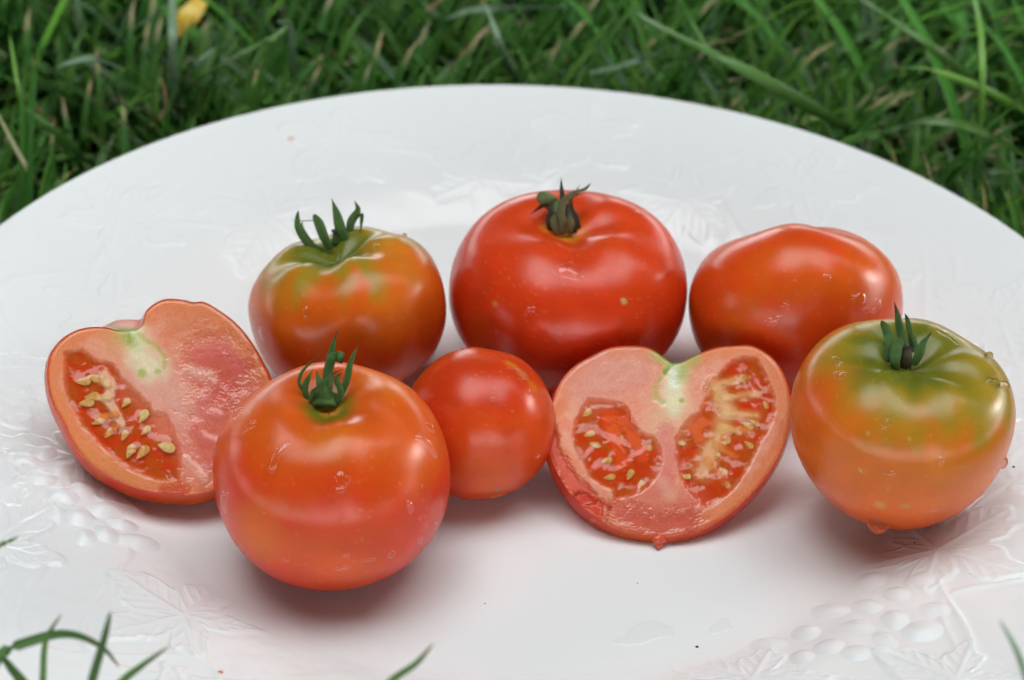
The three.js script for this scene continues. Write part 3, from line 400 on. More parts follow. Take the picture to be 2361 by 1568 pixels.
    for (const s of S) { const d = lineDist(x, y, s.P) + s.r * (0.35 * n1 + 0.22 * n2); const k = sstep(s.r * (1 + (s.soft ?? 0.5)), s.r * (1 - (s.soft ?? 0.5)), d); if (k <= 0) continue; if (s.c) c = lerp3(c, s.c, k * (s.k ?? 1)); if (s.z) z += s.z * (sd > 0 ? 0.5 : 1) * k; }
    const sp = N3(x * 3.4, y * 3.4, 8); if (sd < 0 && sp > 0.42) c = lerp3(c, [0.78, 0.40, 0.26], 0.35 * sstep(0.42, 0.7, sp));
    return [z, c.map((q) => q * (1 + 0.10 * n2))];
  };
  const geo = (() => {
    const nr = 170, na = 520, pos = [], col = [], uv = [], idx = [], sunk = [];
    for (let i = 0; i <= nr; i++) for (let j = 0; j <= na; j++) {
      const a = (j % na) / na * 2 * Math.PI, rm = look(fine, a), q = 1 - Math.pow(1 - i / nr, 1.15), r = Math.max(0.002, q) * rm, x = r * Math.cos(a), y = r * Math.sin(a), [z, c] = field(x, y, rm - r);
      pos.push(x / 1000, y / 1000, i === nr ? 0 : z / 1000); sunk.push(chamber(x, y) > 0.3); col.push(...c); uv.push(x / 40, y / 40);
    }
    for (let i = 0; i < nr; i++) for (let j = 0; j < na; j++) { const a = i * (na + 1) + j, b = a + na + 1; idx.push(a, b, a + 1, a + 1, b, b + 1); }
    const G = new THREE.BufferGeometry(); G.setAttribute('position', new THREE.Float32BufferAttribute(pos, 3)); G.setAttribute('color', new THREE.Float32BufferAttribute(col, 3)); G.setAttribute('uv', new THREE.Float32BufferAttribute(uv, 2)); G.setIndex(idx); G.computeVertexNormals(); G.userData.sunk = sunk;
    const N = G.attributes.normal; for (let i = 0; i <= nr; i++) { const a = i * (na + 1), b = a + na, s = V(N.getX(a) + N.getX(b), N.getY(a) + N.getY(b), N.getZ(a) + N.getZ(b)).normalize(); N.setXYZ(a, s.x, s.y, s.z); N.setXYZ(b, s.x, s.y, s.z); }
    return G;
  })();
  const part = (want) => { const I = geo.index.array, sunk = geo.userData.sunk, out = []; for (let k = 0; k < I.length; k += 3) if ((sunk[I[k]] && sunk[I[k + 1]] && sunk[I[k + 2]]) === want) out.push(I[k], I[k + 1], I[k + 2]); const G = new THREE.BufferGeometry(); const map = new Map(), idx = out.map((q) => { if (!map.has(q)) map.set(q, map.size); return map.get(q); }); for (const n of ['position', 'normal', 'color', 'uv']) { const A = geo.attributes[n], B = new Float32Array(map.size * A.itemSize); for (const [q, k] of map) for (let c = 0; c < A.itemSize; c++) B[k * A.itemSize + c] = A.array[q * A.itemSize + c]; G.setAttribute(n, new THREE.BufferAttribute(B, A.itemSize)); } G.setIndex(idx); return G; };
  mesh('flesh', part(false), fleshMat, g);
  mesh('seed_chamber', part(true), chamberMat, g);
  // seeds
  const seeds = o.seeds.map(([x, y, turn, len = 3.2, dz = 0]) => ({ q: loc([x, y]), turn, len, dz }));
  for (const s of seeds) {
    const ca = Math.cos(s.turn), sa = Math.sin(s.turn), wd = s.len * 0.62;
    const G = gridGeo(16, 22, (u, v) => { const t = u * Math.PI, a = v * 2 * Math.PI, ax = -Math.cos(t) * s.len / 2, tp = Math.sin(t) * (0.62 - 0.30 * Math.cos(t) * -1 * -1), rr = wd / 2 * tp * 1.35 * (1 + 0.05 * N3(ax * 2, a, s.len)), lx = ax, ly = rr * Math.cos(a), lz = rr * 0.42 * Math.sin(a); return [(s.q[0] + lx * ca - ly * sa) / 1000, (s.q[1] + lx * sa + ly * ca) / 1000, (lz - 0.55 + 0.6 * s.dz) / 1000]; }, { wrapV: true, color: (u, v, p) => { const k = N3(p[0] * 1500, p[1] * 1500, 4); return lerp3([0.56, 0.34, 0.10], [0.68, 0.50, 0.22], clamp(0.5 + k)); } });
    mesh('seed', flip(G), seedMat, g);
  }
  // wet gel over each chamber
  L.forEach((P, li) => {
    const xs = P.map((q) => q[0]), ys = P.map((q) => q[1]), x0 = Math.min(...xs) - 1, y0 = Math.min(...ys) - 1, st = 0.26, nx = Math.ceil((Math.max(...xs) + 1 - x0) / st), ny = Math.ceil((Math.max(...ys) + 1 - y0) / st), id = new Int32Array((nx + 1) * (ny + 1)).fill(-1), pos = [], idx = [];
    for (let j = 0; j <= ny; j++) for (let i = 0; i <= nx; i++) {
      const x = x0 + i * st, y = y0 + j * st, w = 0.35 * N3(x * 0.8, y * 0.8, o.seed) + 0.10 * N3(x * 2.1, y * 2.1, 3), sd = polyDist(x, y, P) + w; if (sd < -0.35) continue;
      let z = -0.22 + 0.16 * sstep(1.8, -0.2, sd) + 0.75 * fbm(x * 0.15 + 9, y * 0.15, o.seed, 2) * sstep(-0.2, 2.5, sd) + 0.13 * fbm(x * 0.38, y * 0.38, o.seed + 5, 2) + 0.015 * fbm(x * 1.1, y * 1.1, o.seed + 6, 2);
      for (const s of seeds) { const d = Math.hypot(x - s.q[0], y - s.q[1]) / s.len; if (d < 1.2) z += (0.20 + s.dz * 0.30) * Math.exp(-d * d * 3.4); }
      id[j * (nx + 1) + i] = pos.length / 3; pos.push(x / 1000, y / 1000, z / 1000);
    }
    for (let j = 0; j < ny; j++) for (let i = 0; i < nx; i++) { const a = id[j * (nx + 1) + i], b = id[j * (nx + 1) + i + 1], c = id[(j + 1) * (nx + 1) + i], d = id[(j + 1) * (nx + 1) + i + 1]; if (a >= 0 && b >= 0 && c >= 0) idx.push(a, b, c); if (b >= 0 && d >= 0 && c >= 0) idx.push(b, d, c); }
    const G = new THREE.BufferGeometry(); G.setAttribute('position', new THREE.Float32BufferAttribute(pos, 3)); G.setIndex(idx); G.computeVertexNormals(); mesh('gel', G, gelMat, g);
  });
  for (const [x, y, w, h, z] of o.drips ?? []) {
    const q = loc([x, y]);
    mesh('hanging_flesh', flip(gridGeo(16, 24, (u, v) => { const t = u * Math.PI, a = v * 6.2832, k = 1 + 0.22 * N3(Math.sin(t) * Math.cos(a) * 2, Math.cos(t) * 2, x); return [(q[0] + w * k * Math.sin(t) * Math.cos(a)) / 1000, (q[1] + h * k * Math.cos(t)) / 1000, (z + w * 0.7 * k * Math.sin(t) * Math.sin(a)) / 1000]; }, { wrapV: true })), dripMat, g);
  }
  return g;
}
const CREAM = [0.72, 0.46, 0.22], MILK = [0.74, 0.66, 0.42], LIME = [0.34, 0.42, 0.06], PINK = [0.66, 0.17, 0.13], ROSE = [0.68, 0.28, 0.22], WET = [0.58, 0.075, 0.045], ORANGE = [0.66, 0.20, 0.045];
cutHalf({
  label: 'right cut tomato half, heart shaped, with two wet seed chambers facing the camera', seed: 3, el: 55, az: 0, low: [1530, 1240], lowY: 3.2, centre: [1543, 1012], s: 0.3492, ox: 1210.5, oy: 749.3, depth: 23, bulge: 0.11, notch: [985, 262],
  outline: [[985, 252], [930, 225], [870, 180], [800, 145], [680, 138], [560, 150], [450, 200], [350, 255], [265, 330], [210, 420], [180, 510], [145, 580], [125, 660], [135, 750], [165, 860], [210, 970], [280, 1090], [340, 1165], [430, 1240], [540, 1315], [680, 1370], [840, 1400], [960, 1402], [1060, 1385], [1180, 1345], [1310, 1275], [1430, 1180], [1540, 1070], [1630, 950], [1700, 830], [1742, 700], [1758, 560], [1742, 420], [1700, 305], [1640, 222], [1560, 162], [1480, 132], [1380, 136], [1270, 147], [1180, 175], [1105, 207], [1045, 240]],
  locules: [[[1210, 385], [1290, 310], [1370, 230], [1440, 210], [1530, 220], [1575, 280], [1612, 380], [1650, 470], [1655, 560], [1620, 680], [1560, 770], [1520, 860], [1470, 950], [1400, 1060], [1330, 1130], [1230, 1200], [1185, 1215], [1130, 1150], [1065, 1080], [1020, 980], [995, 880], [992, 740], [1020, 680], [1090, 600], [1150, 570], [1190, 480]], [[420, 480], [520, 490], [650, 520], [695, 570], [690, 650], [760, 705], [850, 730], [895, 800], [908, 900], [880, 985], [825, 1060], [770, 1105], [680, 1135], [595, 1150], [575, 1090], [500, 1060], [430, 1000], [372, 900], [325, 820], [312, 720], [330, 620], [375, 545]]],
  seeds: [[405, 575, 0.6, 3.4, -0.7], [425, 715, 0.4, 3.2, -0.6], [462, 785, -0.3, 3.2, -0.3], [630, 745, 0.9, 2.8, -0.5], [540, 890, 0.3, 3.2, -0.5], [730, 775, 1.2, 2.6, 0], [812, 820, 0.8, 2.8, 0], [695, 985, 1.1, 3.4, 0.1], [560, 1000, 0.2, 3.2, -0.6], [765, 1050, 1.0, 2.8, -0.5], [1430, 352, 0.5, 3.2, 0.1], [1380, 378, 0.2, 3.0, 0], [1470, 660, -0.5, 3.6, 0.1], [1520, 640, -0.6, 3.0, -0.2], [1335, 770, 0.9, 2.8, 0], [1065, 1000, 0.2, 2.8, 0], [1035, 780, 0.1, 2.6, 0], [1310, 960, -0.8, 3.2, -0.2], [1335, 1050, -0.8, 2.8, -0.3], [1480, 785, -0.7, 3.0, -0.3], [1265, 865, 0.8, 2.6, 0], [1590, 520, -1.2, 2.6, -0.4]],
  paint: [
    { p: [[985, 560], [930, 640]], r: 5.2, c: [0.72, 0.42, 0.26], k: 0.8, soft: 0.9 }, { p: [[500, 300], [420, 420], [700, 300]], r: 6, c: ROSE, k: 0.6, soft: 0.8 }, { p: [[1000, 270], [985, 520]], r: 3.0, c: MILK, k: 0.95, soft: 0.7 }, { p: [[985, 258], [988, 400]], r: 1.3, c: [0.76, 0.78, 0.62], soft: 0.6 },
    { p: [[970, 258], [900, 350], [852, 430], [866, 490], [912, 512]], r: 0.75, c: LIME, k: 0.5, soft: 0.95, z: -0.1 }, { p: [[965, 256], [925, 310]], r: 0.7, c: [0.14, 0.24, 0.03], k: 0.8 }, { p: [[1036, 498]], r: 0.8, c: LIME, k: 0.9 }, { p: [[880, 190], [940, 240]], r: 2.0, c: [0.40, 0.44, 0.12], k: 0.8, soft: 0.9 }, { p: [[1105, 215], [1050, 260], [1040, 330]], r: 2.2, c: [0.36, 0.40, 0.09], k: 0.75, soft: 0.9 },
    { p: [[1270, 420], [1330, 560], [1290, 700], [1230, 820], [1180, 960]], r: 2.4, c: CREAM, k: 0.75, z: 1.7, soft: 0.95 }, { p: [[1320, 480], [1530, 450]], r: 1.1, c: CREAM, k: 0.7, soft: 0.95, z: 1.7 }, { p: [[1330, 590], [1530, 595]], r: 1.2, c: CREAM, k: 0.7, soft: 0.95, z: 1.7 }, { p: [[1300, 690], [1480, 690]], r: 1.1, c: [0.66, 0.38, 0.13], k: 0.65, soft: 0.95, z: 1.5 }, { p: [[1260, 790], [1400, 870]], r: 1.0, c: ORANGE, k: 0.65, soft: 0.95, z: 1.4 }, { p: [[1200, 900], [1330, 1040]], r: 1.0, c: ORANGE, k: 0.65, soft: 0.95, z: 1.3 }, { p: [[1180, 640], [1120, 700], [1150, 760]], r: 1.6, c: [0.68, 0.12, 0.03], k: 0.8, z: 1.8 }, { p: [[1330, 380], [1450, 350]], r: 1.2, c: [0.66, 0.40, 0.16], k: 0.65, soft: 0.95, z: 1.5 },
    { p: [[560, 620], [600, 760], [640, 900]], r: 2.4, c: [0.72, 0.10, 0.02], k: 0.9, z: 1.2 }, { p: [[660, 640], [780, 860]], r: 2.2, c: [0.70, 0.10, 0.03], k: 0.8, z: 1.6 },
    { p: [[935, 700], [950, 900], [920, 1050]], r: 2.4, c: [0.68, 0.19, 0.15], k: 0.8 }, { p: [[900, 1080], [760, 1220], [1100, 1180]], r: 4.0, c: [0.66, 0.14, 0.09], k: 0.8, soft: 0.8 }, { p: [[620, 1230], [850, 1330], [1080, 1300]], r: 3.4, c: WET, k: 0.8, z: -0.5, soft: 0.7 }, { p: [[905, 1040], [960, 1120]], r: 1.8, c: [0.74, 0.34, 0.24], k: 0.7, soft: 0.9 },
    { p: [[150, 640], [190, 850], [290, 1010], [420, 1130]], r: 2.0, c: [0.70, 0.10, 0.06], k: 0.9, z: -1.3, soft: 0.35 }, { p: [[360, 1150], [450, 1185], [510, 1220]], r: 2.2, c: [0.64, 0.045, 0.012], k: 0.95, z: -1.0, soft: 0.3 }, { p: [[540, 1160], [520, 1290]], r: 0.7, c: [0.72, 0.16, 0.09], z: 0.7, soft: 0.4 }],
  drips: [[888, 1412, 2.0, 1.5, -0.9], [885, 1442, 1.0, 1.3, -0.9], [480, 1262, 2.0, 1.0, -2.4]],
});
cutHalf({
  label: 'left cut tomato half, lying tilted with pale core and a row of loose seeds', seed: 8, el: 50, az: 15, low: [420, 1140], lowY: 10.5, centre: [375, 925], s: 0.3676, ox: 57.6, oy: 634, depth: 25, bulge: 0.15, hump: 7.5, notch: [640, 352],
  outline: [[640, 345], [570, 345], [520, 332], [430, 326], [330, 345], [235, 400], [165, 490], [140, 600], [150, 720], [190, 840], [240, 925], [300, 1050], [380, 1160], [480, 1240], [600, 1303], [750, 1355], [900, 1372], [1050, 1380], [1190, 1350], [1320, 1285], [1430, 1190], [1510, 1060], [1550, 920], [1562, 780], [1535, 650], [1480, 535], [1400, 400], [1300, 285], [1200, 212], [1150, 182], [1105, 166], [1060, 172], [1000, 158], [880, 152], [800, 188], [755, 235], [740, 300], [700, 338]],
  locules: [[[245, 480], [350, 462], [450, 530], [545, 550], [610, 640], [700, 722], [785, 800], [800, 850], [880, 865], [930, 950], [960, 1050], [983, 1130], [968, 1300], [850, 1295], [750, 1265], [680, 1240], [560, 1155], [480, 1075], [420, 1005], [355, 950], [322, 870], [272, 800], [245, 680], [245, 560]]],
  seeds: [[365, 665, 0.1, 4.2, 0.1], [435, 645, -0.2, 4.0, 0.3], [385, 800, 0.2, 4.2, 0.2], [420, 760, 0.2, 4.0, 0.3], [460, 915, 0.5, 3.6, 0.2], [525, 990, 0.9, 3.2, 0.3], [632, 800, 0.9, 3.2, 0.2], [742, 885, 1.1, 4.2, 0.4], [757, 975, 0.8, 3.2, 0.4], [622, 1005, 1.2, 3.2, 0.3], [660, 1105, 1.2, 4.2, 0.3], [738, 1110, 0.9, 4.4, 0.3], [885, 1078, -0.25, 5.0, 0.5]],
  paint: [
    { p: [[760, 640], [900, 760], [960, 900]], r: 6, c: [0.70, 0.34, 0.27], k: 0.8, soft: 0.8 }, { p: [[1000, 300], [1200, 300], [1350, 420]], r: 6, c: [0.67, 0.20, 0.08], k: 0.7, soft: 0.7 }, { p: [[1150, 520], [1300, 620]], r: 6, c: WET, k: 0.7, soft: 0.9, z: -0.5 }, { p: [[1250, 760], [1200, 980], [1130, 1120]], r: 7, c: [0.62, 0.10, 0.07], k: 0.75, soft: 0.9, z: -0.5 },
    { p: [[690, 390], [720, 500], [800, 580]], r: 3.6, c: MILK, k: 0.9, soft: 0.8 }, { p: [[650, 345], [690, 420]], r: 2.2, c: [0.62, 0.64, 0.36], k: 0.9, soft: 0.7 }, { p: [[650, 372], [655, 420]], r: 0.5, c: [0.16, 0.26, 0.04], k: 0.8 }, { p: [[700, 360], [750, 410], [820, 450], [875, 520], [870, 580]], r: 0.65, c: LIME, k: 0.55, soft: 0.95, z: -0.1 }, { p: [[735, 615]], r: 1.1, c: LIME, k: 0.8 }, { p: [[832, 605]], r: 0.9, c: LIME, k: 0.7 }, { p: [[600, 350], [640, 400]], r: 2.2, c: [0.36, 0.40, 0.08], k: 0.8, soft: 0.8 }, { p: [[540, 400], [560, 450]], r: 3.0, c: [0.68, 0.34, 0.15], k: 0.6, soft: 0.9 },
    { p: [[500, 625], [540, 700], [520, 780], [575, 880], [600, 930]], r: 1.5, c: [0.72, 0.40, 0.26], k: 0.95, z: 2.3, soft: 0.5 }, { p: [[440, 650], [520, 690]], r: 0.9, c: CREAM, k: 0.9, z: 1.9 }, { p: [[410, 770], [520, 770]], r: 0.9, c: CREAM, k: 0.9, z: 1.9 }, { p: [[450, 890], [570, 880]], r: 0.9, c: ORANGE, k: 0.9, z: 1.8 }, { p: [[510, 1000], [580, 950]], r: 0.8, c: ORANGE, k: 0.9, z: 1.6 },
    { p: [[880, 900], [1000, 1100], [1100, 1250]], r: 2.5, c: [0.70, 0.24, 0.18], k: 0.7, soft: 0.9 }, { p: [[1050, 600], [1160, 640]], r: 1.6, soft: 0.9, c: [0.72, 0.36, 0.28], k: 0.7, z: 0.2 }, { p: [[1010, 1160], [1120, 1280]], r: 1.2, c: [0.74, 0.34, 0.22], k: 0.7, z: 0.3 }, { p: [[1180, 690], [1110, 790], [1130, 860], [1200, 880]], r: 1.3, soft: 0.95, c: [0.68, 0.18, 0.14], z: 0.35 }, { p: [[1080, 930], [1070, 980], [1120, 1030], [1200, 1050]], r: 1.3, soft: 0.95, c: [0.66, 0.16, 0.12], z: 0.35 }, { p: [[1100, 500], [1250, 480], [1330, 560]], r: 2.4, c: [0.66, 0.14, 0.11], z: 0.4, soft: 0.95 }, { p: [[400, 1110], [560, 1215], [700, 1280]], r: 2.2, c: [0.70, 0.24, 0.07], k: 0.5, soft: 0.9 }, { p: [[880, 1350], [1000, 1340]], r: 1.6, c: [0.64, 0.07, 0.02], k: 0.8, z: -0.4 }],
});
// ------------------------------------------------------------------ small things: single blades, a fallen leaf, water, specks
const bladeMat = std({ vertexColors: true, roughness: 0.42, specularIntensity: 0.8 }); bladeMat.name = 'grass_blade';
const groundDepth = (px, py) => { const d = rayTo(px, py); return (GROUND - EYE.y) / d.y; };
const BLADE = { green: [0.085, 0.200, 0.036], bright: [0.150, 0.330, 0.045], grey: [0.17, 0.27, 0.16], straw: [0.36, 0.33, 0.17], dark: [0.040, 0.105, 0.016] };
function singleBlade(pts, half, look, label, group, tip) {
  const c = BLADE[look], end = tip ?? c.map((x) => x * 1.2), n = pts.length;
  const g = sweep(pts, (s) => half / 1000 * Math.min(1, 0.55 + 1.4 * s) * Math.sqrt(Math.max(0.012, 1 - Math.pow(s, 3))), (s) => 0.00014, { seg: 30, ring: 8, side: RIGHT.clone().addScaledVector(UP, 0.5), twist: 0.6, cup: 0.35, color: (s, ca, q) => { const k = 0.9 + 0.25 * N3(q.x * 300, q.y * 300, q.z * 300) + (Math.abs(ca) < 0.2 ? 0.14 : 0); return lerp3(c, end, sstep(0.75, 0.97, s)).map((x) => x * k); } });
  const p = pts[0]; g.translate(-p.x, -p.y, -p.z); const m = mesh('grass_blade', g, bladeMat); m.position.copy(p); tag(m, label, 'grass blade', group);
}
// blades before the plate: seen part first (photo place and depth), their roots down in the lawn below the frame
const near = (list, depth) => { const p = list.map(([x, y, e = 0]) => at(x, y, depth + e)); const b = p[0].clone(); return [V(b.x + 0.004, GROUND, b.z + 0.012), ...p]; };
const TIP = [0.22, 0.20, 0.10];
singleBlade(near([[25, 1660], [-20, 1560], [4, 1507], [82, 1474], [136, 1461], [181, 1465], [239, 1494], [274, 1537]], 0.345), 1.15, 'green', 'long grass blade arching sideways across the lower left corner of the plate', 'grass blades in front of the plate', TIP);
singleBlade(near([[188, 1670], [214, 1564], [239, 1478], [255, 1410]], 0.335), 0.95, 'dark', 'dark upright grass blade crossing the arched one at lower left', 'grass blades in front of the plate');
singleBlade(near([[92, 1670], [99, 1564], [107, 1474], [141, 1417]], 0.345), 0.7, 'green', 'thin pale-tipped upright grass blade at lower left, left of the dark one', 'grass blades in front of the plate', TIP);
singleBlade(near([[225, 1650], [284, 1570], [321, 1540], [389, 1491]], 0.34), 0.9, 'green', 'slanting grass blade pointing up right beside the lower left cluster', 'grass blades in front of the plate', TIP);
singleBlade(near([[95, 1670], [60, 1585], [28, 1543], [-6, 1500]], 0.345), 1.1, 'dark', 'short dark grass blade in the very corner at lower left', 'grass blades in front of the plate');
singleBlade(near([[-160, 1380], [-60, 1290], [0, 1258], [42, 1237]], 0.36), 0.8, 'green', 'grass blade tip poking in from the left edge over the plate', 'grass blades in front of the plate');
singleBlade(near([[830, 1680], [905, 1570], [960, 1530], [999, 1485]], 0.33), 0.85, 'green', 'single curved grass blade tip at the bottom middle before the plate', 'grass blades in front of the plate', TIP);
singleBlade(near([[2400, 1690], [2375, 1590], [2345, 1500], [2306, 1430]], 0.32), 0.85, 'grey', 'pale grey-green grass blade blurred in the lower right corner', 'grass blades in front of the plate');
// blades behind the plate: [x, y, share of the way to the ground]
const far = (list) => list.map(([x, y, k]) => at(x, y, groundDepth(x, y) * (1 - (1 - k) * 1.9)));
const BEHIND = 'single grass blades behind the plate';
singleBlade(far([[2030, 345, 1.0], [1900, 265, 0.93], [1700, 150, 0.89], [1550, 75, 0.89], [1470, 30, 0.9]]), 2.4, 'green', 'long broad grass blade slanting down right to the rim behind the right back tomato', BEHIND);
singleBlade(far([[1990, 355, 1.0], [2080, 295, 0.95], [2155, 280, 0.91], [2255, 300, 0.90], [2390, 375, 0.92]]), 2.0, 'green', 'grass blade arching low over the right rim of the plate', BEHIND);
singleBlade(far([[2420, 285, 1.0], [2361, 255, 0.93], [2255, 200, 0.90], [2155, 162, 0.89], [2068, 157, 0.91]]), 1.5, 'bright', 'light green grass blade reaching left from the right edge of the picture', BEHIND);
singleBlade(far([[2242, 460, 1.0], [2255, 350, 0.95], [2266, 200, 0.90], [2262, 80, 0.88], [2240, -30, 0.88]]), 1.6, 'bright', 'upright bright grass blade at the far right behind the plate', BEHIND);
singleBlade(far([[2080, 60, 1.0], [1960, 10, 0.94], [1850, 5, 0.91], [1750, 55, 0.90], [1688, 86, 0.91]]), 1.7, 'bright', 'bright grass blade bending left near the top, right of the middle', BEHIND, [0.40, 0.42, 0.16]);
singleBlade(far([[2361, 300, 1.0], [2270, 215, 0.95], [2150, 110, 0.90], [2050, 40, 0.89], [1960, -20, 0.9]]), 1.9, 'green', 'broad grass blade slanting through the upper right corner', BEHIND);
singleBlade(far([[98, 400, 1.0], [66, 300, 0.95], [42, 200, 0.92], [22, 80, 0.91]]), 1.0, 'bright', 'thin bright upright grass blade near the left edge behind the plate', BEHIND);
singleBlade(far([[413, 300, 1.0], [402, 200, 0.94], [398, 90, 0.90], [396, -40, 0.89]]), 2.3, 'grey', 'broad upright grass blade beside the yellow leaf', BEHIND);
singleBlade(far([[395, 262, 1.0], [450, 190, 0.95], [560, 122, 0.91], [625, 88, 0.9], [662, 60, 0.9]]), 1.9, 'green', 'grass blade leaning right with a kinked tip, right of the yellow leaf', BEHIND);
singleBlade(far([[350, 265, 1.0], [400, 205, 0.95], [450, 155, 0.92], [494, 113, 0.91]]), 2.0, 'grey', 'blunt greyish grass blade leaning right below the yellow leaf', BEHIND);
singleBlade(far([[70, 205, 1.0], [110, 172, 0.95], [160, 145, 0.91], [220, 136, 0.90], [290, 162, 0.91]]), 1.9, 'grey', 'pale grass blade arching over at upper left', BEHIND);
singleBlade(far([[262, 262, 1.0], [320, 236, 0.95], [360, 210, 0.93], [377, 183, 0.92]]), 1.1, 'bright', 'short yellow-green grass blade hooked upwards at left above the rim', BEHIND);
singleBlade(far([[112, 455, 1.0], [70, 400, 0.95], [38, 345, 0.94], [-5, 262, 0.93]]), 1.0, 'straw', 'dry straw-coloured grass stalk slanting at the left rim', BEHIND);
singleBlade(far([[212, 390, 1.0], [160, 335, 0.95], [110, 290, 0.93], [60, 250, 0.92]]), 1.6, 'green', 'grass blade with a straw-coloured lower end slanting to the left rim', BEHIND);
singleBlade(far([[258, 112, 1.0], [300, 75, 0.95], [345, 42, 0.93], [385, 12, 0.92]]), 2.2, 'grey', 'straight pale grass blade left of the yellow leaf', BEHIND);
singleBlade(far([[190, 125, 1.0], [184, 70, 0.94], [176, -30, 0.91]]), 1.8, 'grey', 'upright pale grass blade at the top left', BEHIND);
singleBlade(far([[682, 232, 1.0], [676, 140, 0.94], [668, 60, 0.91], [640, 50, 0.90]]), 1.8, 'grey', 'upright grass blade ending in a bent tip, left of the middle at the top', BEHIND);
singleBlade(far([[1195, 195, 1.0], [1170, 150, 0.95], [1150, 90, 0.91], [1120, 10, 0.90]]), 1.8, 'grey', 'upright blurred grass blade just behind the top of the plate rim', BEHIND);
singleBlade(far([[1560, 235, 1.0], [1680, 225, 0.96], [1640, 130, 0.91], [1590, 40, 0.90]]), 1.8, 'green', 'grass blade bent back on itself behind the right half of the rim', BEHIND);
singleBlade(far([[1235, 192, 1.0], [1340, 172, 0.95], [1440, 150, 0.93], [1540, 110, 0.92]]), 1.7, 'grey', 'nearly flat grass blade running along the rim right of the middle', BEHIND);
singleBlade(far([[1010, 110, 1.0], [1010, 60, 0.95], [1100, 22, 0.92], [1330, 15, 0.92]]), 2.0, 'grey', 'pale grass blade lying level at the top middle', BEHIND);
singleBlade(far([[1890, 210, 1.0], [1868, 130, 0.95], [1850, 60, 0.92]]), 1.7, 'grey', 'upright grass blade between the slanting ones at upper right', BEHIND);
{
  const p = [[412, 85, 0.90], [428, 45, 0.88], [450, 15, 0.87], [485, -25, 0.87]].map(([x, y, k]) => at(x, y, groundDepth(x, y) * k));
  const g = sweep(p, (s) => 0.0046 * Math.sin(Math.PI * (0.08 + 0.86 * s)), () => 0.0003, { seg: 22, ring: 12, side: RIGHT.clone().addScaledVector(UP, -0.4), cup: 0.25, color: (s, ca, q) => lerp3([0.72, 0.43, 0.035], [0.78, 0.58, 0.14], clamp(0.5 + 1.2 * N3(q.x * 200, q.y * 200, q.z * 200))) });
  g.translate(-p[0].x, -p[0].y, -p[0].z); const m = mesh('fallen_leaf', g, bladeMat); m.position.copy(p[0]); tag(m, 'yellow fallen leaf lying in the grass at the top left', 'leaf');
}
{ // brown bits of dead grass down in the lawn
  const R = rng(40), parts = [];
  for (let i = 0; i < 160; i++) { const a = Math.PI + R() * Math.PI, r = 0.2 + 0.55 * R(), c = V(r * Math.cos(a), GROUND + 0.006 + 0.026 * R(), r * Math.sin(a)), d = V(R() - 0.5, (R() - 0.5) * 0.7, R() - 0.5).normalize(), l = 0.008 + 0.02 * R(), b = V(R() - 0.5, R() - 0.5, R() - 0.5).multiplyScalar(l * 0.5), k = R(); parts.push(sweep([c, c.clone().addScaledVector(d, l * 0.5).add(b), c.clone().addScaledVector(d, l)], (s) => 0.0011 * (1 - 0.5 * s), () => 0.0002, { seg: 4, ring: 5, color: () => lerp3([0.30, 0.13, 0.05], [0.34, 0.26, 0.13], k) })); }
  tag(mesh('dead_grass', mergeGeometries(parts), bladeMat), 'scattered brown bits of dead grass lying deep in the lawn', 'dead grass', null, 'stuff');
}
function puddle(px, py, w, h, turn, t, label, seed) {   // a thin film of water lying on the plate
  const c = onPlate(px, py), R = rng(seed), f = [R() * 6, R() * 6, R() * 6];
  const g = gridGeo(26, 72, (u, v) => { const a = v * 2 * Math.PI, k = 1 + 0.18 * Math.sin(2 * a + f[0]) + 0.14 * Math.sin(3 * a + f[1]) + 0.07 * Math.sin(6 * a + f[2]), lx = u * k * w / 2000 * Math.cos(a), lz = u * k * h / 2000 * Math.sin(a), x = c.x + lx * Math.cos(turn) - lz * Math.sin(turn), z = c.z + lx * Math.sin(turn) + lz * Math.cos(turn); return [x - c.x, plateY(x, z) - c.y + t / 1000 * Math.pow(Math.max(0, 1 - Math.pow(u, 4)), 0.8) - 0.00003, z - c.z]; }, { wrapV: true });
  const m = mesh('water_puddle', flip(g), filmMat); m.position.copy(c); tag(m, label, 'water', 'water on the plate');
}
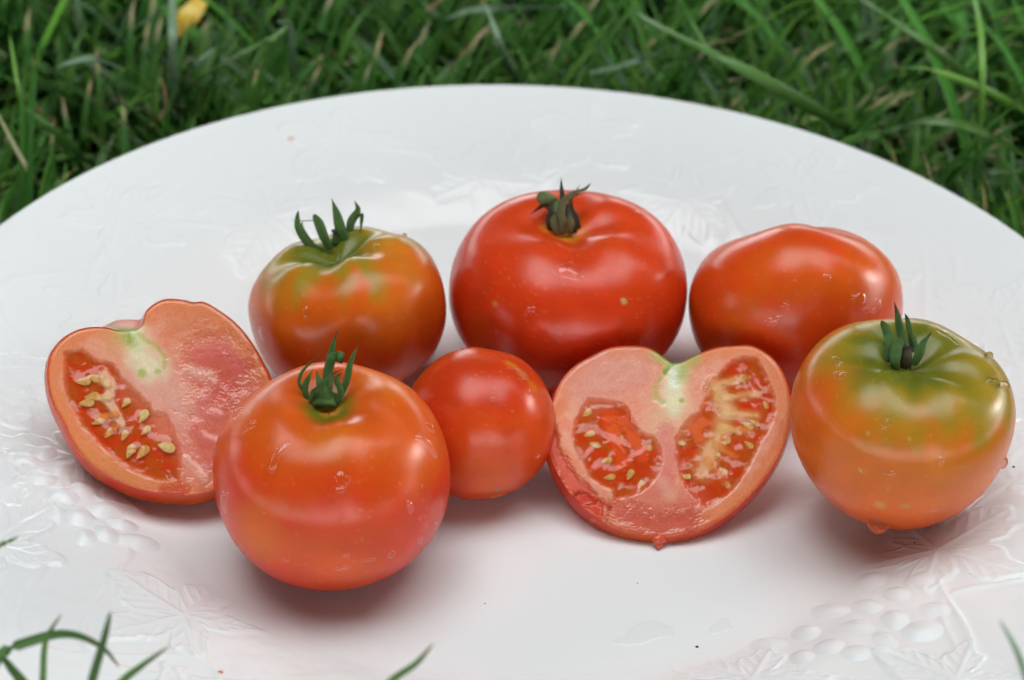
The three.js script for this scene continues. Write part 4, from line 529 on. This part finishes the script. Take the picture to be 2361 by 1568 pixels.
puddle(1490, 1462, 17, 7, -0.25, 0.5, 'clear film of water on the front of the plate, below the right cut half', 1);
puddle(85, 945, 13, 9, 0.4, 0.8, 'clear water drop on the rim left of the left cut half', 2);
puddle(60, 900, 5, 4, 0.1, 0.6, 'small water drop on the rim near the left edge', 3);
puddle(815, 1356, 9, 3.4, 0.1, 0.6, 'little water pooled under the front of the nearest tomato', 4);
puddle(1660, 1448, 9, 4, -0.6, 0.5, 'small film of water beside the larger one at the front of the plate', 5);
{
  const speck = std({ color: new THREE.Color().setRGB(0.05, 0.03, 0.02), roughness: 0.8 }), pink = std({ color: new THREE.Color().setRGB(0.84, 0.58, 0.50), roughness: 0.15 });
  const blob = (r, seed, sq = 0.6) => gridGeo(8, 12, (u, v) => { const t = u * Math.PI, a = v * 6.2832, k = r * (1 + 0.3 * N3(Math.sin(t) * Math.cos(a) * 2 + seed, Math.cos(t) * 2, Math.sin(a))); return [k * Math.sin(t) * Math.cos(a) * 1.3, k * sq * Math.cos(t), k * Math.sin(t) * Math.sin(a)]; }, { wrapV: true });
  [[1607, 1492, 0.34], [2337, 1077, 0.3], [2108, 1252, 0.24], [2055, 1416, 0.26], [1118, 1392, 0.16], [1470, 1345, 0.14]].forEach(([x, y, r], i) => { const m = mesh('dirt_speck', flip(blob(r / 1000, i)), speck); m.position.copy(onPlate(x, y)).y += r * 0.0004; tag(m, ['dark speck at the front of the plate beside the water film', 'dark brown speck at the right edge of the plate', 'dark speck just below the half green tomato', 'dark speck on the embossed grapes at lower right', 'tiny dark speck in front of the nearest tomato', 'tiny dark speck on the bare middle of the plate'][i], 'speck', 'dark specks on the plate'); });
  const s = mesh('juice_drop', flip(blob(0.0010, 9, 0.3)), pink); s.position.copy(onPlate(672, 319)); tag(s, 'small pink drop of tomato juice on the far rim', 'juice drop');
  const c = mesh('tomato_crumb', flip(blob(0.0005, 4)), dripMat); c.position.copy(onPlate(508, 1550)); tag(c, 'tiny orange crumb of tomato at the front left of the plate', 'crumb');
}
renderer.render(scene, camera);
